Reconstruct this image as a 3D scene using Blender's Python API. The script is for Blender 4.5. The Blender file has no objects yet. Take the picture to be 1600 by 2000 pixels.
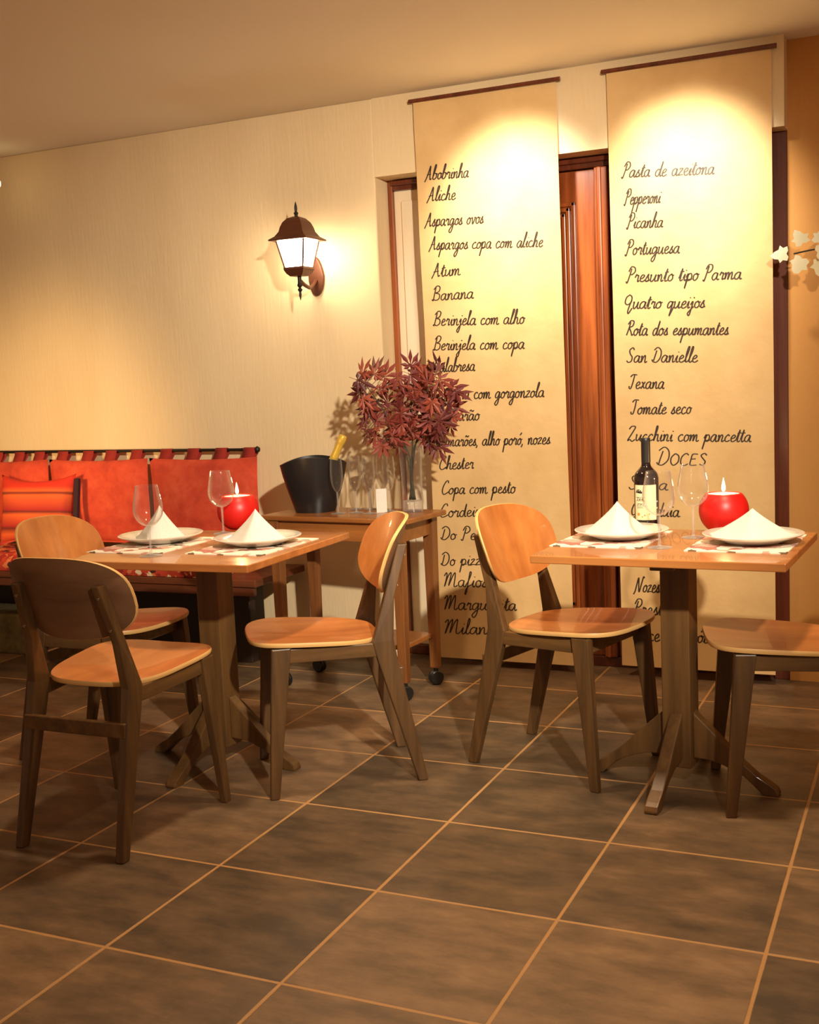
import bpy, bmesh, math, random
from mathutils import Vector, Matrix, Quaternion
random.seed(7)
sc = bpy.context.scene
COL = sc.collection
PI = math.pi

# ------------------------------------------------------------------ camera
yaw, pitch, roll = math.radians(-24.7148), math.radians(6.7014), math.radians(-2.5376)
cy, sy = math.cos(yaw), math.sin(yaw)
fw = Vector((sy, cy, 0)); rt = Vector((cy, -sy, 0)); up = Vector((0, 0, 1))
f2 = fw * math.cos(pitch) - up * math.sin(pitch)
u2 = up * math.cos(pitch) + fw * math.sin(pitch)
r3 = rt * math.cos(roll) + u2 * math.sin(roll)
u3 = u2 * math.cos(roll) - rt * math.sin(roll)
cam_d = bpy.data.cameras.new('camera')
cam = bpy.data.objects.new('camera', cam_d); COL.objects.link(cam)
m = Matrix((r3, u3, -f2)).transposed().to_4x4()
m.translation = Vector((0, 0, 1.30))
cam.matrix_world = m
cam_d.sensor_fit = 'VERTICAL'; cam_d.sensor_height = 36.0
cam_d.lens = 36.0 * 2242.25 / 2000.0
cam_d.clip_start = 0.05
sc.camera = cam

# ------------------------------------------------------------------ light, world, exposure
sc.view_settings.view_transform = 'Standard'
sc.view_settings.look = 'None'
sc.view_settings.gamma = 1.0
sc.view_settings.use_curve_mapping = False
sc.view_settings.exposure = 0.0

w = bpy.data.worlds.new('room_ambience'); sc.world = w
w.use_nodes = True
w.node_tree.nodes['Background'].inputs[0].default_value = (1.0, 0.58, 0.31, 1)
w.node_tree.nodes['Background'].inputs[1].default_value = 0.33

def spot(name, loc, target, energy, col, angle, blend, rad):
    d = bpy.data.lights.new(name, 'SPOT'); d.energy = energy; d.color = col
    d.spot_size = math.radians(angle); d.spot_blend = blend; d.shadow_soft_size = rad
    o = bpy.data.objects.new(name, d); COL.objects.link(o)
    o.location = loc
    o.rotation_euler = (Vector(target) - Vector(loc)).to_track_quat('-Z', 'Y').to_euler()
    return o
spot('key_spotlight', (0.5, 0.7, 2.42), (-2.2, 4.7, 0.95), 860, (1.0, 0.89, 0.72), 55, 1.0, 0.05)
spot('ceiling_downlight', (-1.75, 3.0, 2.5), (-1.75, 3.0, 0), 112, (1.0, 0.74, 0.46), 112, 0.9, 0.08)
spot('ceiling_downlight', (-0.35, 3.0, 2.5), (-0.35, 3.0, 0), 118, (1.0, 0.74, 0.46), 112, 0.9, 0.08)
spot('left_wall_fill', (-4.0, 3.45, 1.05), (-4.15, 4.7, 1.02), 48, (1.0, 0.66, 0.30), 84, 0.8, 0.1)  # added off-frame light that warms the left wall, no lamp stands there
spot('menu_spotlight', (-1.56, 4.02, 2.47), (-1.60, 4.70, 1.93), 128, (1.0, 0.92, 0.80), 64, 1.0, 0.04)
spot('menu_spotlight', (-0.88, 4.02, 2.47), (-0.90, 4.70, 1.93), 128, (1.0, 0.92, 0.80), 64, 1.0, 0.04)

# ------------------------------------------------------------------ material helpers
def lin(r, g, b):
    def c(v):
        v /= 255.0
        return v / 12.92 if v <= 0.04045 else ((v + 0.055) / 1.055) ** 2.4
    return (c(r), c(g), c(b), 1)

def nm(name):
    mt = bpy.data.materials.new(name); mt.use_nodes = True
    nt = mt.node_tree
    return mt, nt, nt.nodes['Principled BSDF']

def plain(name, col, rough=0.5, metal=0.0, **kw):
    mt, nt, b = nm(name)
    b.inputs['Base Color'].default_value = col
    b.inputs['Roughness'].default_value = rough
    b.inputs['Metallic'].default_value = metal
    for k, v in kw.items():
        b.inputs[k.replace('_', ' ')].default_value = v
    return mt

def ramp(nt, stops):
    r = nt.nodes.new('ShaderNodeValToRGB')
    e = r.color_ramp.elements
    while len(e) < len(stops): e.new(0.5)
    for i, (p, c) in enumerate(stops):
        e[i].position = p; e[i].color = c
    return r

def noise_mat(name, stops, scale=(6, 6, 6), detail=5, rough=0.5, bump=0.0, bscale=None, dist=0.002, nrough=0.55, coat=0.0, spec=None):
    mt, nt, b = nm(name)
    tc = nt.nodes.new('ShaderNodeTexCoord'); mp = nt.nodes.new('ShaderNodeMapping')
    mp.inputs['Scale'].default_value = scale
    nt.links.new(tc.outputs['Object'], mp.inputs['Vector'])
    n = nt.nodes.new('ShaderNodeTexNoise'); n.inputs['Scale'].default_value = 1.0
    n.inputs['Detail'].default_value = detail; n.inputs['Roughness'].default_value = nrough
    nt.links.new(mp.outputs[0], n.inputs['Vector'])
    r = ramp(nt, stops)
    nt.links.new(n.outputs[0], r.inputs[0]); nt.links.new(r.outputs[0], b.inputs['Base Color'])
    b.inputs['Roughness'].default_value = rough
    b.inputs['Coat Weight'].default_value = coat
    if spec is not None: b.inputs['Specular IOR Level'].default_value = spec
    if bump:
        n2 = n
        if bscale:
            mp2 = nt.nodes.new('ShaderNodeMapping'); mp2.inputs['Scale'].default_value = bscale
            nt.links.new(tc.outputs['Object'], mp2.inputs['Vector'])
            n2 = nt.nodes.new('ShaderNodeTexNoise'); n2.inputs['Scale'].default_value = 1.0
            n2.inputs['Detail'].default_value = 4
            nt.links.new(mp2.outputs[0], n2.inputs['Vector'])
        bp = nt.nodes.new('ShaderNodeBump'); bp.inputs['Strength'].default_value = bump
        bp.inputs['Distance'].default_value = dist
        nt.links.new(n2.outputs[0], bp.inputs['Height']); nt.links.new(bp.outputs[0], b.inputs['Normal'])
    return mt

def wood(name, dark, light, axis='z', rough=0.38, grain=22, coat=0.15):
    s = {'x': (1.6, grain, grain), 'y': (grain, 1.6, grain), 'z': (grain, grain, 1.6)}[axis]
    mid = tuple((dark[i] + light[i]) / 2 for i in range(3)) + (1,)
    return noise_mat(name, [(0.28, dark), (0.5, mid), (0.72, light)], s, 5, rough, 0.06, None, 0.001, 0.6, coat)

def thin_glass(name, body, rim, tint):
    """clear thin-walled glass: see-through face on, brighter and more mirror-like towards the rim"""
    mt = bpy.data.materials.new(name); mt.use_nodes = True
    nt = mt.node_tree; nt.nodes.clear()
    out = nt.nodes.new('ShaderNodeOutputMaterial'); mx = nt.nodes.new('ShaderNodeMixShader')
    tr = nt.nodes.new('ShaderNodeBsdfTransparent'); tr.inputs[0].default_value = (0.99, 0.985, 0.98, 1)
    gl = nt.nodes.new('ShaderNodeBsdfGlossy'); gl.inputs['Roughness'].default_value = 0.04
    tl = nt.nodes.new('ShaderNodeBsdfTranslucent'); tl.inputs[0].default_value = (0.9, 0.88, 0.84, 1)
    df = nt.nodes.new('ShaderNodeBsdfDiffuse'); df.inputs[0].default_value = (0.9, 0.88, 0.84, 1)
    m1 = nt.nodes.new('ShaderNodeMixShader'); m1.inputs[0].default_value = 0.5
    nt.links.new(tl.outputs[0], m1.inputs[1]); nt.links.new(df.outputs[0], m1.inputs[2])
    m2 = nt.nodes.new('ShaderNodeMixShader'); m2.inputs[0].default_value = tint
    nt.links.new(gl.outputs[0], m2.inputs[1]); nt.links.new(m1.outputs[0], m2.inputs[2])
    lw = nt.nodes.new('ShaderNodeLayerWeight'); lw.inputs[0].default_value = 0.5
    pw = nt.nodes.new('ShaderNodeMath'); pw.operation = 'POWER'; pw.inputs[1].default_value = 2.4
    mul = nt.nodes.new('ShaderNodeMath'); mul.operation = 'MULTIPLY_ADD'
    mul.inputs[1].default_value = rim; mul.inputs[2].default_value = body
    nt.links.new(lw.outputs['Facing'], pw.inputs[0]); nt.links.new(pw.outputs[0], mul.inputs[0])
    nt.links.new(mul.outputs[0], mx.inputs[0])
    nt.links.new(tr.outputs[0], mx.inputs[1]); nt.links.new(m2.outputs[0], mx.inputs[2])
    nt.links.new(mx.outputs[0], out.inputs[0])
    return mt

def emit(name, col, strength):
    mt, nt, b = nm(name)
    b.inputs['Base Color'].default_value = col
    b.inputs['Emission Color'].default_value = col
    b.inputs['Emission Strength'].default_value = strength
    return mt

M = {}
# plaster with fine vertical trowel marks
M['plaster'] = noise_mat('cream_plaster', [(0.3, lin(232, 205, 160)), (0.7, lin(240, 214, 170))], (3, 3, 1.2), 4, 0.8, 0.35, (70, 70, 9), 0.004, spec=0.2)
M['plaster_dim'] = noise_mat('dim_lit_plaster', [(0.3, lin(200, 142, 76)), (0.7, lin(212, 156, 90))], (3, 3, 1.2), 4, 0.8, 0.35, (70, 70, 9), 0.004, spec=0.2)  # same plaster, weak orange light of the right wall put into the colour
M['ceiling'] = plain('white_ceiling_paint', lin(238, 230, 215), 0.9)
M['reveal'] = plain('cream_gloss_paint', lin(238, 214, 172), 0.55)
M['panel_cream'] = noise_mat('cream_door_paint', [(0.3, lin(236, 212, 176)), (0.7, lin(244, 224, 190))], (9, 9, 0.6), 3, 0.5)
M['door_wood'] = wood('reddish_door_wood', lin(96, 38, 14), lin(176, 92, 40), 'z', 0.28, 26, 0.5)
M['door_dark'] = wood('dark_frame_wood', lin(72, 30, 16), lin(120, 56, 32), 'z', 0.3, 26, 0.4)
M['chair_wood'] = wood('chair_leg_wood', lin(66, 46, 26), lin(116, 82, 46), 'z', 0.4, 24, 0.1)
M['chair_rail'] = wood('chair_rail_wood', lin(72, 50, 28), lin(124, 88, 48), 'x', 0.4, 24, 0.1)
M['plywood'] = wood('orange_plywood', lin(172, 98, 48), lin(208, 132, 70), 'x', 0.33, 14, 0.25)
M['plywood_v'] = wood('orange_plywood_upright', lin(170, 98, 44), lin(208, 134, 68), 'z', 0.33, 14, 0.25)
M['ply_shade'] = wood('shaded_plywood', lin(104, 70, 48), lin(148, 106, 74), 'y', 0.45, 10, 0.1)  # plywood rear faces and undersides, their shade put into a darker colour
M['ply_edge'] = plain('pale_plywood_edge', lin(226, 178, 110), 0.45)
M['table_wood'] = wood('table_top_wood', lin(150, 88, 42), lin(196, 128, 68), 'x', 0.27, 12, 0.35)
M['table_leg'] = wood('table_pedestal_wood', lin(76, 52, 28), lin(124, 88, 48), 'z', 0.4, 20, 0.1)
M['cart_wood'] = wood('trolley_wood', lin(122, 72, 32), lin(172, 108, 52), 'x', 0.35, 14, 0.25)
M['cart_leg'] = wood('trolley_leg_wood', lin(104, 62, 32), lin(150, 94, 48), 'z', 0.4, 20, 0.1)
M['bench_wood'] = wood('bench_wood', lin(74, 34, 18), lin(124, 66, 36), 'x', 0.45, 14, 0.1)
M['bench_dark'] = plain('dark_bench_board', lin(48, 30, 20), 0.6)
M['stone'] = noise_mat('greenish_rough_concrete', [(0.3, lin(84, 76, 44)), (0.7, lin(132, 118, 76))], (14, 14, 14), 6, 0.9, 0.5)
M['rubber'] = plain('black_rubber', (0.012, 0.011, 0.01, 1), 0.35)
M['black_gloss'] = plain('black_plastic', (0.014, 0.012, 0.012, 1), 0.28)
M['iron'] = plain('dark_iron', (0.03, 0.022, 0.016, 1), 0.45, 0.6)
M['bronze'] = plain('brown_bronze_paint', lin(96, 54, 34), 0.42, 0.35)
M['steel'] = plain('steel_screw', (0.6, 0.57, 0.5, 1), 0.3, 1.0)
M['suede'] = noise_mat('red_suede', [(0.25, lin(176, 54, 32)), (0.5, lin(208, 74, 44)), (0.78, lin(224, 100, 62))], (11, 11, 11), 6, 0.9, 0.2, None, 0.004, 0.65)
M['suede_tab'] = plain('dark_red_suede', lin(150, 38, 26), 0.9)
M['porcelain'] = plain('white_porcelain', lin(224, 218, 206), 0.15, 0.0, Coat_Weight=0.4)
M['linen'] = noise_mat('white_linen', [(0.3, lin(208, 202, 190)), (0.7, lin(216, 212, 202))], (200, 200, 200), 2, 0.85, 0.1)
M['glass'] = thin_glass('clear_thin_glass', 0.022, 0.75, 0.32)
M['solid_glass'] = thin_glass('clear_thick_glass', 0.26, 0.7, 0.6)
M['bottle_glass'] = plain('dark_bottle_glass', (0.012, 0.006, 0.006, 1), 0.06, 0.0, Coat_Weight=0.6)
M['capsule'] = plain('black_foil_capsule', (0.016, 0.013, 0.012, 1), 0.42)
M['label'] = plain('cream_label_paper', lin(240, 222, 178), 0.7)
M['ink'] = plain('black_ink', lin(34, 24, 16), 0.7)
M['marker'] = plain('brown_black_marker', lin(62, 46, 32), 0.45)
M['label_orange'] = plain('orange_print', lin(226, 140, 60), 0.7)
M['gold_foil'] = plain('gold_foil', lin(238, 200, 84), 0.3, 0.45)
M['green_glass'] = plain('green_bottle_glass', (0.01, 0.016, 0.008, 1), 0.1)
M['candle_red'] = plain('red_wax', lin(206, 22, 18), 0.4, 0.0, Subsurface_Weight=0.25)
M['candle_red'].node_tree.nodes['Principled BSDF'].inputs['Subsurface Radius'].default_value = (0.02, 0.004, 0.002)
M['wax_pool'] = emit('glowing_wax', (1.0, 0.72, 0.42, 1), 1.6)
M['flame'] = emit('candle_flame', (1.0, 0.72, 0.32, 1), 9.0)
M['lamp_glass'] = emit('lit_frosted_glass', (1.0, 0.84, 0.60, 1), 34.0)
M['bulb'] = emit('lit_bulb', (1.0, 0.82, 0.42, 1), 6.0)
M['stem_dark'] = plain('dark_green_stem', lin(52, 48, 30), 0.55)
M['tassel'] = plain('dark_purple_trim', lin(52, 24, 30), 0.9)

# kraft paper
M['kraft'] = noise_mat('kraft_paper', [(0.3, lin(216, 176, 118)), (0.7, lin(230, 192, 134))], (5, 5, 5), 6, 0.75, 0.6, (7, 7, 7), 0.012, spec=0.25)

def leafmat(name, stops):
    mt, nt, b = nm(name)
    oi = nt.nodes.new('ShaderNodeObjectInfo'); r = ramp(nt, stops)
    nt.links.new(oi.outputs['Random'], r.inputs[0]); nt.links.new(r.outputs[0], b.inputs['Base Color'])
    b.inputs['Roughness'].default_value = 0.55
    return mt
M['maple'] = leafmat('red_maple_leaf', [(0.0, lin(84, 30, 32)), (0.35, lin(128, 50, 42)), (0.65, lin(158, 74, 52)), (0.85, lin(112, 44, 44)), (1.0, lin(120, 84, 50))])
M['white_leaf'] = leafmat('white_silk_leaf', [(0.0, lin(236, 226, 178)), (0.6, lin(246, 238, 206)), (1.0, lin(216, 196, 160))])

# floor: slate tiles with light grout
def floor_material():
    mt, nt, b = nm('brown_slate_tiles')
    tc = nt.nodes.new('ShaderNodeTexCoord'); mp = nt.nodes.new('ShaderNodeMapping')
    T = 0.4785
    mp.inputs['Location'].default_value = (1.286 / T + 20, -2.972 / T + 20, 0)
    mp.inputs['Scale'].default_value = (1 / T, 1 / T, 1)
    nt.links.new(tc.outputs['Object'], mp.inputs['Vector'])
    sp = nt.nodes.new('ShaderNodeSeparateXYZ'); nt.links.new(mp.outputs[0], sp.inputs[0])
    nz = nt.nodes.new('ShaderNodeTexNoise'); nz.inputs['Scale'].default_value = 9
    nz.inputs['Detail'].default_value = 4
    nt.links.new(tc.outputs['Object'], nz.inputs['Vector'])
    def math_(op, a, bb=None, c=None):
        n = nt.nodes.new('ShaderNodeMath'); n.operation = op
        for i, v in enumerate((a, bb, c)):
            if v is None: continue
            if isinstance(v, (int, float)): n.inputs[i].default_value = v
            else: nt.links.new(v, n.inputs[i])
        return n.outputs[0]
    ds = []
    for ax in ('X', 'Y'):
        f = math_('FRACT', sp.outputs[ax])
        d = math_('MINIMUM', f, math_('SUBTRACT', 1.0, f))
        ds.append(d)
    d = math_('MINIMUM', ds[0], ds[1])
    d = math_('ADD', d, math_('MULTIPLY', math_('SUBTRACT', nz.outputs[0], 0.5), 0.008))
    g = nt.nodes.new('ShaderNodeMapRange'); g.inputs['From Min'].default_value = 0.007; g.inputs['From Max'].default_value = 0.012
    nt.links.new(d, g.inputs['Value'])
    # per-tile tone
    fx = math_('FLOOR', sp.outputs['X']); fy = math_('FLOOR', sp.outputs['Y'])
    cb = nt.nodes.new('ShaderNodeCombineXYZ'); nt.links.new(fx, cb.inputs[0]); nt.links.new(fy, cb.inputs[1])
    wn = nt.nodes.new('ShaderNodeTexWhiteNoise'); wn.noise_dimensions = '2D'; nt.links.new(cb.outputs[0], wn.inputs['Vector'])
    n1 = nt.nodes.new('ShaderNodeTexNoise'); n1.inputs['Scale'].default_value = 5; n1.inputs['Detail'].default_value = 8
    n1.inputs['Roughness'].default_value = 0.65
    mp3 = nt.nodes.new('ShaderNodeMapping'); mp3.inputs['Scale'].default_value = (1, 2.2, 1)
    nt.links.new(tc.outputs['Object'], mp3.inputs['Vector']); nt.links.new(mp3.outputs[0], n1.inputs['Vector'])
    v = math_('ADD', math_('MULTIPLY', n1.outputs[0], 0.8), math_('MULTIPLY', wn.outputs[0], 0.25))
    r = ramp(nt, [(0.34, lin(80, 66, 50)), (0.55, lin(118, 94, 70)), (0.76, lin(158, 126, 94))])
    nt.links.new(v, r.inputs[0])
    mx = nt.nodes.new('ShaderNodeMix'); mx.data_type = 'RGBA'
    nt.links.new(g.outputs[0], mx.inputs[0])
    mx.inputs[6].default_value = lin(196, 150, 98); nt.links.new(r.outputs[0], mx.inputs[7])
    nt.links.new(mx.outputs[2], b.inputs['Base Color'])
    b.inputs['Roughness'].default_value = 0.5
    bp = nt.nodes.new('ShaderNodeBump'); bp.inputs['Strength'].default_value = 0.5; bp.inputs['Distance'].default_value = 0.006
    hh = math_('ADD', math_('MULTIPLY', n1.outputs[0], 0.6), math_('MULTIPLY', g.outputs[0], 0.4))
    nt.links.new(hh, bp.inputs['Height']); nt.links.new(bp.outputs[0], b.inputs['Normal'])
    return mt
M['floor'] = floor_material()

def stripes_material():
    mt, nt, b = nm('red_striped_cloth')
    tc = nt.nodes.new('ShaderNodeTexCoord'); sp = nt.nodes.new('ShaderNodeSeparateXYZ')
    nt.links.new(tc.outputs['Object'], sp.inputs[0])
    mr = nt.nodes.new('ShaderNodeMapRange'); mr.inputs['From Min'].default_value = 0.0; mr.inputs['From Max'].default_value = 0.38
    nt.links.new(sp.outputs['Z'], mr.inputs['Value'])
    R1, R2, O, D = lin(206, 46, 24), lin(176, 40, 34), lin(226, 96, 40), lin(110, 34, 24)
    r = ramp(nt, [(0, R2), (0.16, O), (0.24, D), (0.27, R2), (0.42, O), (0.46, D), (0.49, R2), (0.68, O), (0.71, D), (0.74, O), (0.80, R1), (1.0, R1)])
    r.color_ramp.interpolation = 'LINEAR'
    nt.links.new(mr.outputs[0], r.inputs[0]); nt.links.new(r.outputs[0], b.inputs['Base Color'])
    b.inputs['Roughness'].default_value = 0.85
    return mt
M['striped'] = stripes_material()

def pattern_material(name, scale, cols, base_p=0.5):
    mt, nt, b = nm(name)
    tc = nt.nodes.new('ShaderNodeTexCoord'); vo = nt.nodes.new('ShaderNodeTexVoronoi'); vo.inputs['Scale'].default_value = scale
    nz = nt.nodes.new('ShaderNodeTexNoise'); nz.inputs['Scale'].default_value = scale * 0.8; nz.inputs['Detail'].default_value = 3
    nt.links.new(tc.outputs['Object'], nz.inputs['Vector'])
    ad = nt.nodes.new('ShaderNodeVectorMath'); ad.operation = 'MULTIPLY_ADD'; ad.inputs[1].default_value = (0.08, 0.08, 0.08)
    nt.links.new(nz.outputs['Color'], ad.inputs[0]); nt.links.new(tc.outputs['Object'], ad.inputs[2])
    nt.links.new(ad.outputs[0], vo.inputs['Vector'])
    sp = nt.nodes.new('ShaderNodeSeparateColor'); nt.links.new(vo.outputs['Color'], sp.inputs[0])
    r = ramp(nt, cols); r.color_ramp.interpolation = 'CONSTANT'
    nt.links.new(sp.outputs[0], r.inputs[0]); nt.links.new(r.outputs[0], b.inputs['Base Color'])
    b.inputs['Roughness'].default_value = 0.85
    return mt
M['bench_fabric'] = pattern_material('red_patterned_fabric', 34, [(0, lin(196, 62, 36)), (0.4, lin(160, 40, 26)), (0.65, lin(220, 120, 70)), (0.82, lin(240, 214, 170)), (0.92, lin(70, 30, 20))])
M['placemat'] = pattern_material('printed_placemat', 26, [(0, lin(240, 230, 210)), (0.5, lin(214, 166, 146)), (0.66, lin(236, 226, 206)), (0.80, lin(178, 112, 98)), (0.92, lin(104, 90, 70))])

# ------------------------------------------------------------------ mesh builder
class MB:
    def __init__(s):
        s.v = []; s.f = []; s.mi = []
    def add(s, vs, fs, mi=0):
        o = len(s.v); s.v += [tuple(x) for x in vs]
        for f in fs: s.f.append([i + o for i in f]); s.mi.append(mi)
    def box(s, a, b, rot=None, c=None, mi=0):
        vs = [Vector((x, y, z)) for x in (a[0], b[0]) for y in (a[1], b[1]) for z in (a[2], b[2])]
        if rot is not None:
            c = Vector(c); vs = [c + rot @ (q - c) for q in vs]
        s.add(vs, [(0, 1, 3, 2), (4, 6, 7, 5), (0, 4, 5, 1), (2, 3, 7, 6), (0, 2, 6, 4), (1, 5, 7, 3)], mi)
        return s
    def hexa(s, lo, hi, mi=0):      # two quads, bottom and top, matching order
        s.add(list(lo) + list(hi), [(3, 2, 1, 0), (4, 5, 6, 7), (0, 1, 5, 4), (1, 2, 6, 5), (2, 3, 7, 6), (3, 0, 4, 7)], mi)
        return s
    def prism(s, pts, off, mi=0):   # planar polygon pts (3D) extruded by off
        n = len(pts); off = Vector(off)
        vs = [Vector(q) for q in pts] + [Vector(q) + off for q in pts]
        fs = [tuple(range(n))[::-1], tuple(range(n, 2 * n))] + [(i, (i + 1) % n, n + (i + 1) % n, n + i) for i in range(n)]
        s.add(vs, fs, mi); return s
    def lathe(s, prof, n=32, c=(0, 0, 0), close_bottom=True, close_top=True, sx=1, sy=1, mi=0):
        c = Vector(c); vs = []; fs = []
        for r, z in prof:
            for k in range(n):
                a = 2 * PI * k / n
                vs.append(c + Vector((r * math.cos(a) * sx, r * math.sin(a) * sy, z)))
        for i in range(len(prof) - 1):
            for k in range(n):
                k2 = (k + 1) % n
                fs.append((i * n + k, i * n + k2, (i + 1) * n + k2, (i + 1) * n + k))
        if close_bottom: fs.append(tuple(range(n))[::-1])
        if close_top: fs.append(tuple(range((len(prof) - 1) * n, len(prof) * n)))
        s.add(vs, fs, mi); return s
    def tube(s, path, rad, n=10, mi=0):
        P = [Vector(q) for q in path]
        R = rad if isinstance(rad, (list, tuple)) else [rad] * len(P)
        vs = []; fs = []; nrm = None
        for i, p in enumerate(P):
            t = (P[min(i + 1, len(P) - 1)] - P[max(i - 1, 0)]).normalized()
            if nrm is None:
                nrm = t.orthogonal().normalized()
            else:
                nrm = (nrm - t * nrm.dot(t)).normalized()
            bn = t.cross(nrm)
            for k in range(n):
                a = 2 * PI * k / n
                vs.append(p + (nrm * math.cos(a) + bn * math.sin(a)) * R[i])
        for i in range(len(P) - 1):
            for k in range(n):
                k2 = (k + 1) % n
                fs.append((i * n + k, i * n + k2, (i + 1) * n + k2, (i + 1) * n + k))
        fs.append(tuple(range(n))[::-1]); fs.append(tuple(range((len(P) - 1) * n, len(P) * n)))
        s.add(vs, fs, mi); return s
    def build(s, name, mats, parent=None, smooth=False, bevel=0.0, seg=2, angle=None):
        me = bpy.data.meshes.new(name); me.from_pydata(s.v, [], s.f)
        bm = bmesh.new(); bm.from_mesh(me)
        bmesh.ops.recalc_face_normals(bm, faces=bm.faces)
        bm.to_mesh(me); bm.free()
        if not isinstance(mats, (list, tuple)): mats = [mats]
        for q in mats: me.materials.append(q)
        for i, p in enumerate(me.polygons):
            p.material_index = s.mi[i]; p.use_smooth = bool(smooth)
        if smooth and angle:
            me.set_sharp_from_angle(angle=math.radians(angle))
        o = bpy.data.objects.new(name, me); COL.objects.link(o)
        if parent: o.parent = parent
        if bevel:
            b = o.modifiers.new('bevel', 'BEVEL'); b.width = bevel; b.segments = seg
            b.limit_method = 'ANGLE'; b.angle_limit = math.radians(35)
        return o

def thing(name, label, cat, loc=(0, 0, 0), rz=0.0, group=None):
    o = bpy.data.objects.new(name, None); COL.objects.link(o)
    o.empty_display_size = 0.05
    o.location = loc; o.rotation_euler = (0, 0, rz)
    tag(o, label, cat, group); return o
def tag(o, label, cat, group=None):
    o['label'] = label; o['category'] = cat
    if group: o['group'] = group
    return o
def struct(o):
    o['kind'] = 'structure'; return o
def dup(root, loc, rz, label, group=None):
    r = root.copy(); COL.objects.link(r); r.location = loc; r.rotation_euler = (0, 0, rz)
    r['label'] = label
    if group: r['group'] = group
    for ch in list(root.children):
        c = ch.copy(); COL.objects.link(c); c.parent = r
        for g in list(ch.children):
            d = g.copy(); COL.objects.link(d); d.parent = c
    return r
def catmull(pts, n=6):
    P = [Vector(q) for q in pts]
    if len(P) < 3: return P
    out = []
    for i in range(len(P) - 1):
        p0 = P[max(i - 1, 0)]; p1 = P[i]; p2 = P[i + 1]; p3 = P[min(i + 2, len(P) - 1)]
        for k in range(n):
            t = k / n
            out.append(0.5 * ((2 * p1) + (p2 - p0) * t + (2 * p0 - 5 * p1 + 4 * p2 - p3) * t * t + (3 * p1 - p0 - 3 * p2 + p3) * t ** 3))
    out.append(P[-1]); return out

# ------------------------------------------------------------------ the room
WY = 4.705          # front face of the left plaster wall
DY = 4.83           # plane of the doorway
RY = 4.80           # plaster wall right of the doorway
CZ = 2.52           # ceiling
OX0, OX1, OZ = -2.263, -0.528, 2.184   # opening
struct(MB().box((-6.5, -1.5, -0.08), (2.5, 5.4, 0.0)).build('floor', M['floor']))
struct(MB().box((-6.5, -1.5, CZ), (2.5, 5.4, CZ + 0.1)).build('ceiling', M['ceiling']))
struct(MB().box((-6.5, WY, 0), (OX0, 5.3, CZ)).build('wall_left', M['plaster'], bevel=0.006))
struct(MB().box((OX1, RY, 0), (2.5, 5.3, CZ)).build('wall_right', M['plaster_dim']))
struct(MB().box((OX0, WY, OZ), (OX1, 5.3, CZ)).build('wall_above_doorway', M['plaster']))
struct(MB().box((OX0, 5.05, 0), (OX1, 5.3, OZ)).build('wall_back', M['plaster']))
# doorway joinery
struct(MB().box((OX0, DY, 0), (OX0 + 0.024, DY + 0.08, OZ)).build('trim_1', M['door_wood'], bevel=0.003))
l = MB().box((OX0 + 0.024, DY, 2.137), (OX1 - 0.06, DY + 0.08, OZ)).box((OX0 + 0.024, DY - 0.018, 2.158), (OX1 - 0.06, DY, OZ - 0.006))
struct(l.build('trim_2', M['door_dark'], bevel=0.004))
struct(MB().box((OX1 - 0.062, DY - 0.03, 0), (OX1, DY + 0.08, OZ)).build('trim_3', M['door_dark'], bevel=0.004))
struct(MB().box((OX0 + 0.024, DY - 0.005, 0), (OX1 - 0.062, DY + 0.08, 0.045)).build('trim_4', M['door_dark'], bevel=0.004))
# painted side panel of the doorway
p = MB().box((-2.239, DY + 0.015, 0.045), (-1.60, DY + 0.05, 2.137)).box((-2.20, DY + 0.004, 0.09), (-1.66, DY + 0.015, 2.09))
struct(p.build('door_1', M['panel_cream'], bevel=0.004))
# two wooden leaves with mouldings
def leaf(name, x0, x1, panel):
    root = struct(MB().box((x0, DY + 0.012, 0.045), (x1, DY + 0.055, 2.132)).build(name, M['door_wood'], bevel=0.003))
    a, b, z0, z1 = panel
    mb = MB()
    for k, (ins, h) in enumerate(((0, 0.010), (0.022, 0.016), (0.044, 0.008))):
        wdt = 0.018
        i = ins
        for q0, q1 in (((a + i, z0 + i), (a + i + wdt, z1 - i)), ((b - i - wdt, z0 + i), (b - i, z1 - i)), ((a + i, z0 + i), (b - i, z0 + i + wdt)), ((a + i, z1 - i - wdt), (b - i, z1 - i))):
            mb.box((q0[0], DY + 0.012 - h, q0[1]), (q1[0], DY + 0.02, q1[1]))
    mb.build('panel_moulding', M['door_wood'], root, bevel=0.004)
    MB().box((a + 0.085, DY + 0.004, z0 + 0.085), (b - 0.085, DY + 0.02, z1 - 0.085)).build('raised_panel', M['door_dark'], root, bevel=0.006)
    return root
leaf('door_2', -1.595, -1.303, (-1.58, -1.392, 0.22, 2.005))
leaf('door_3', -1.247, -0.592, (-1.15, -0.70, 0.22, 2.005))
a = MB().box((-1.303, DY - 0.016, 0.045), (-1.247, DY + 0.05, 2.134)).box((-1.291, DY - 0.026, 0.045), (-1.272, DY - 0.016, 2.134))
struct(a.build('trim_5', M['door_wood'], bevel=0.005))

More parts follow.
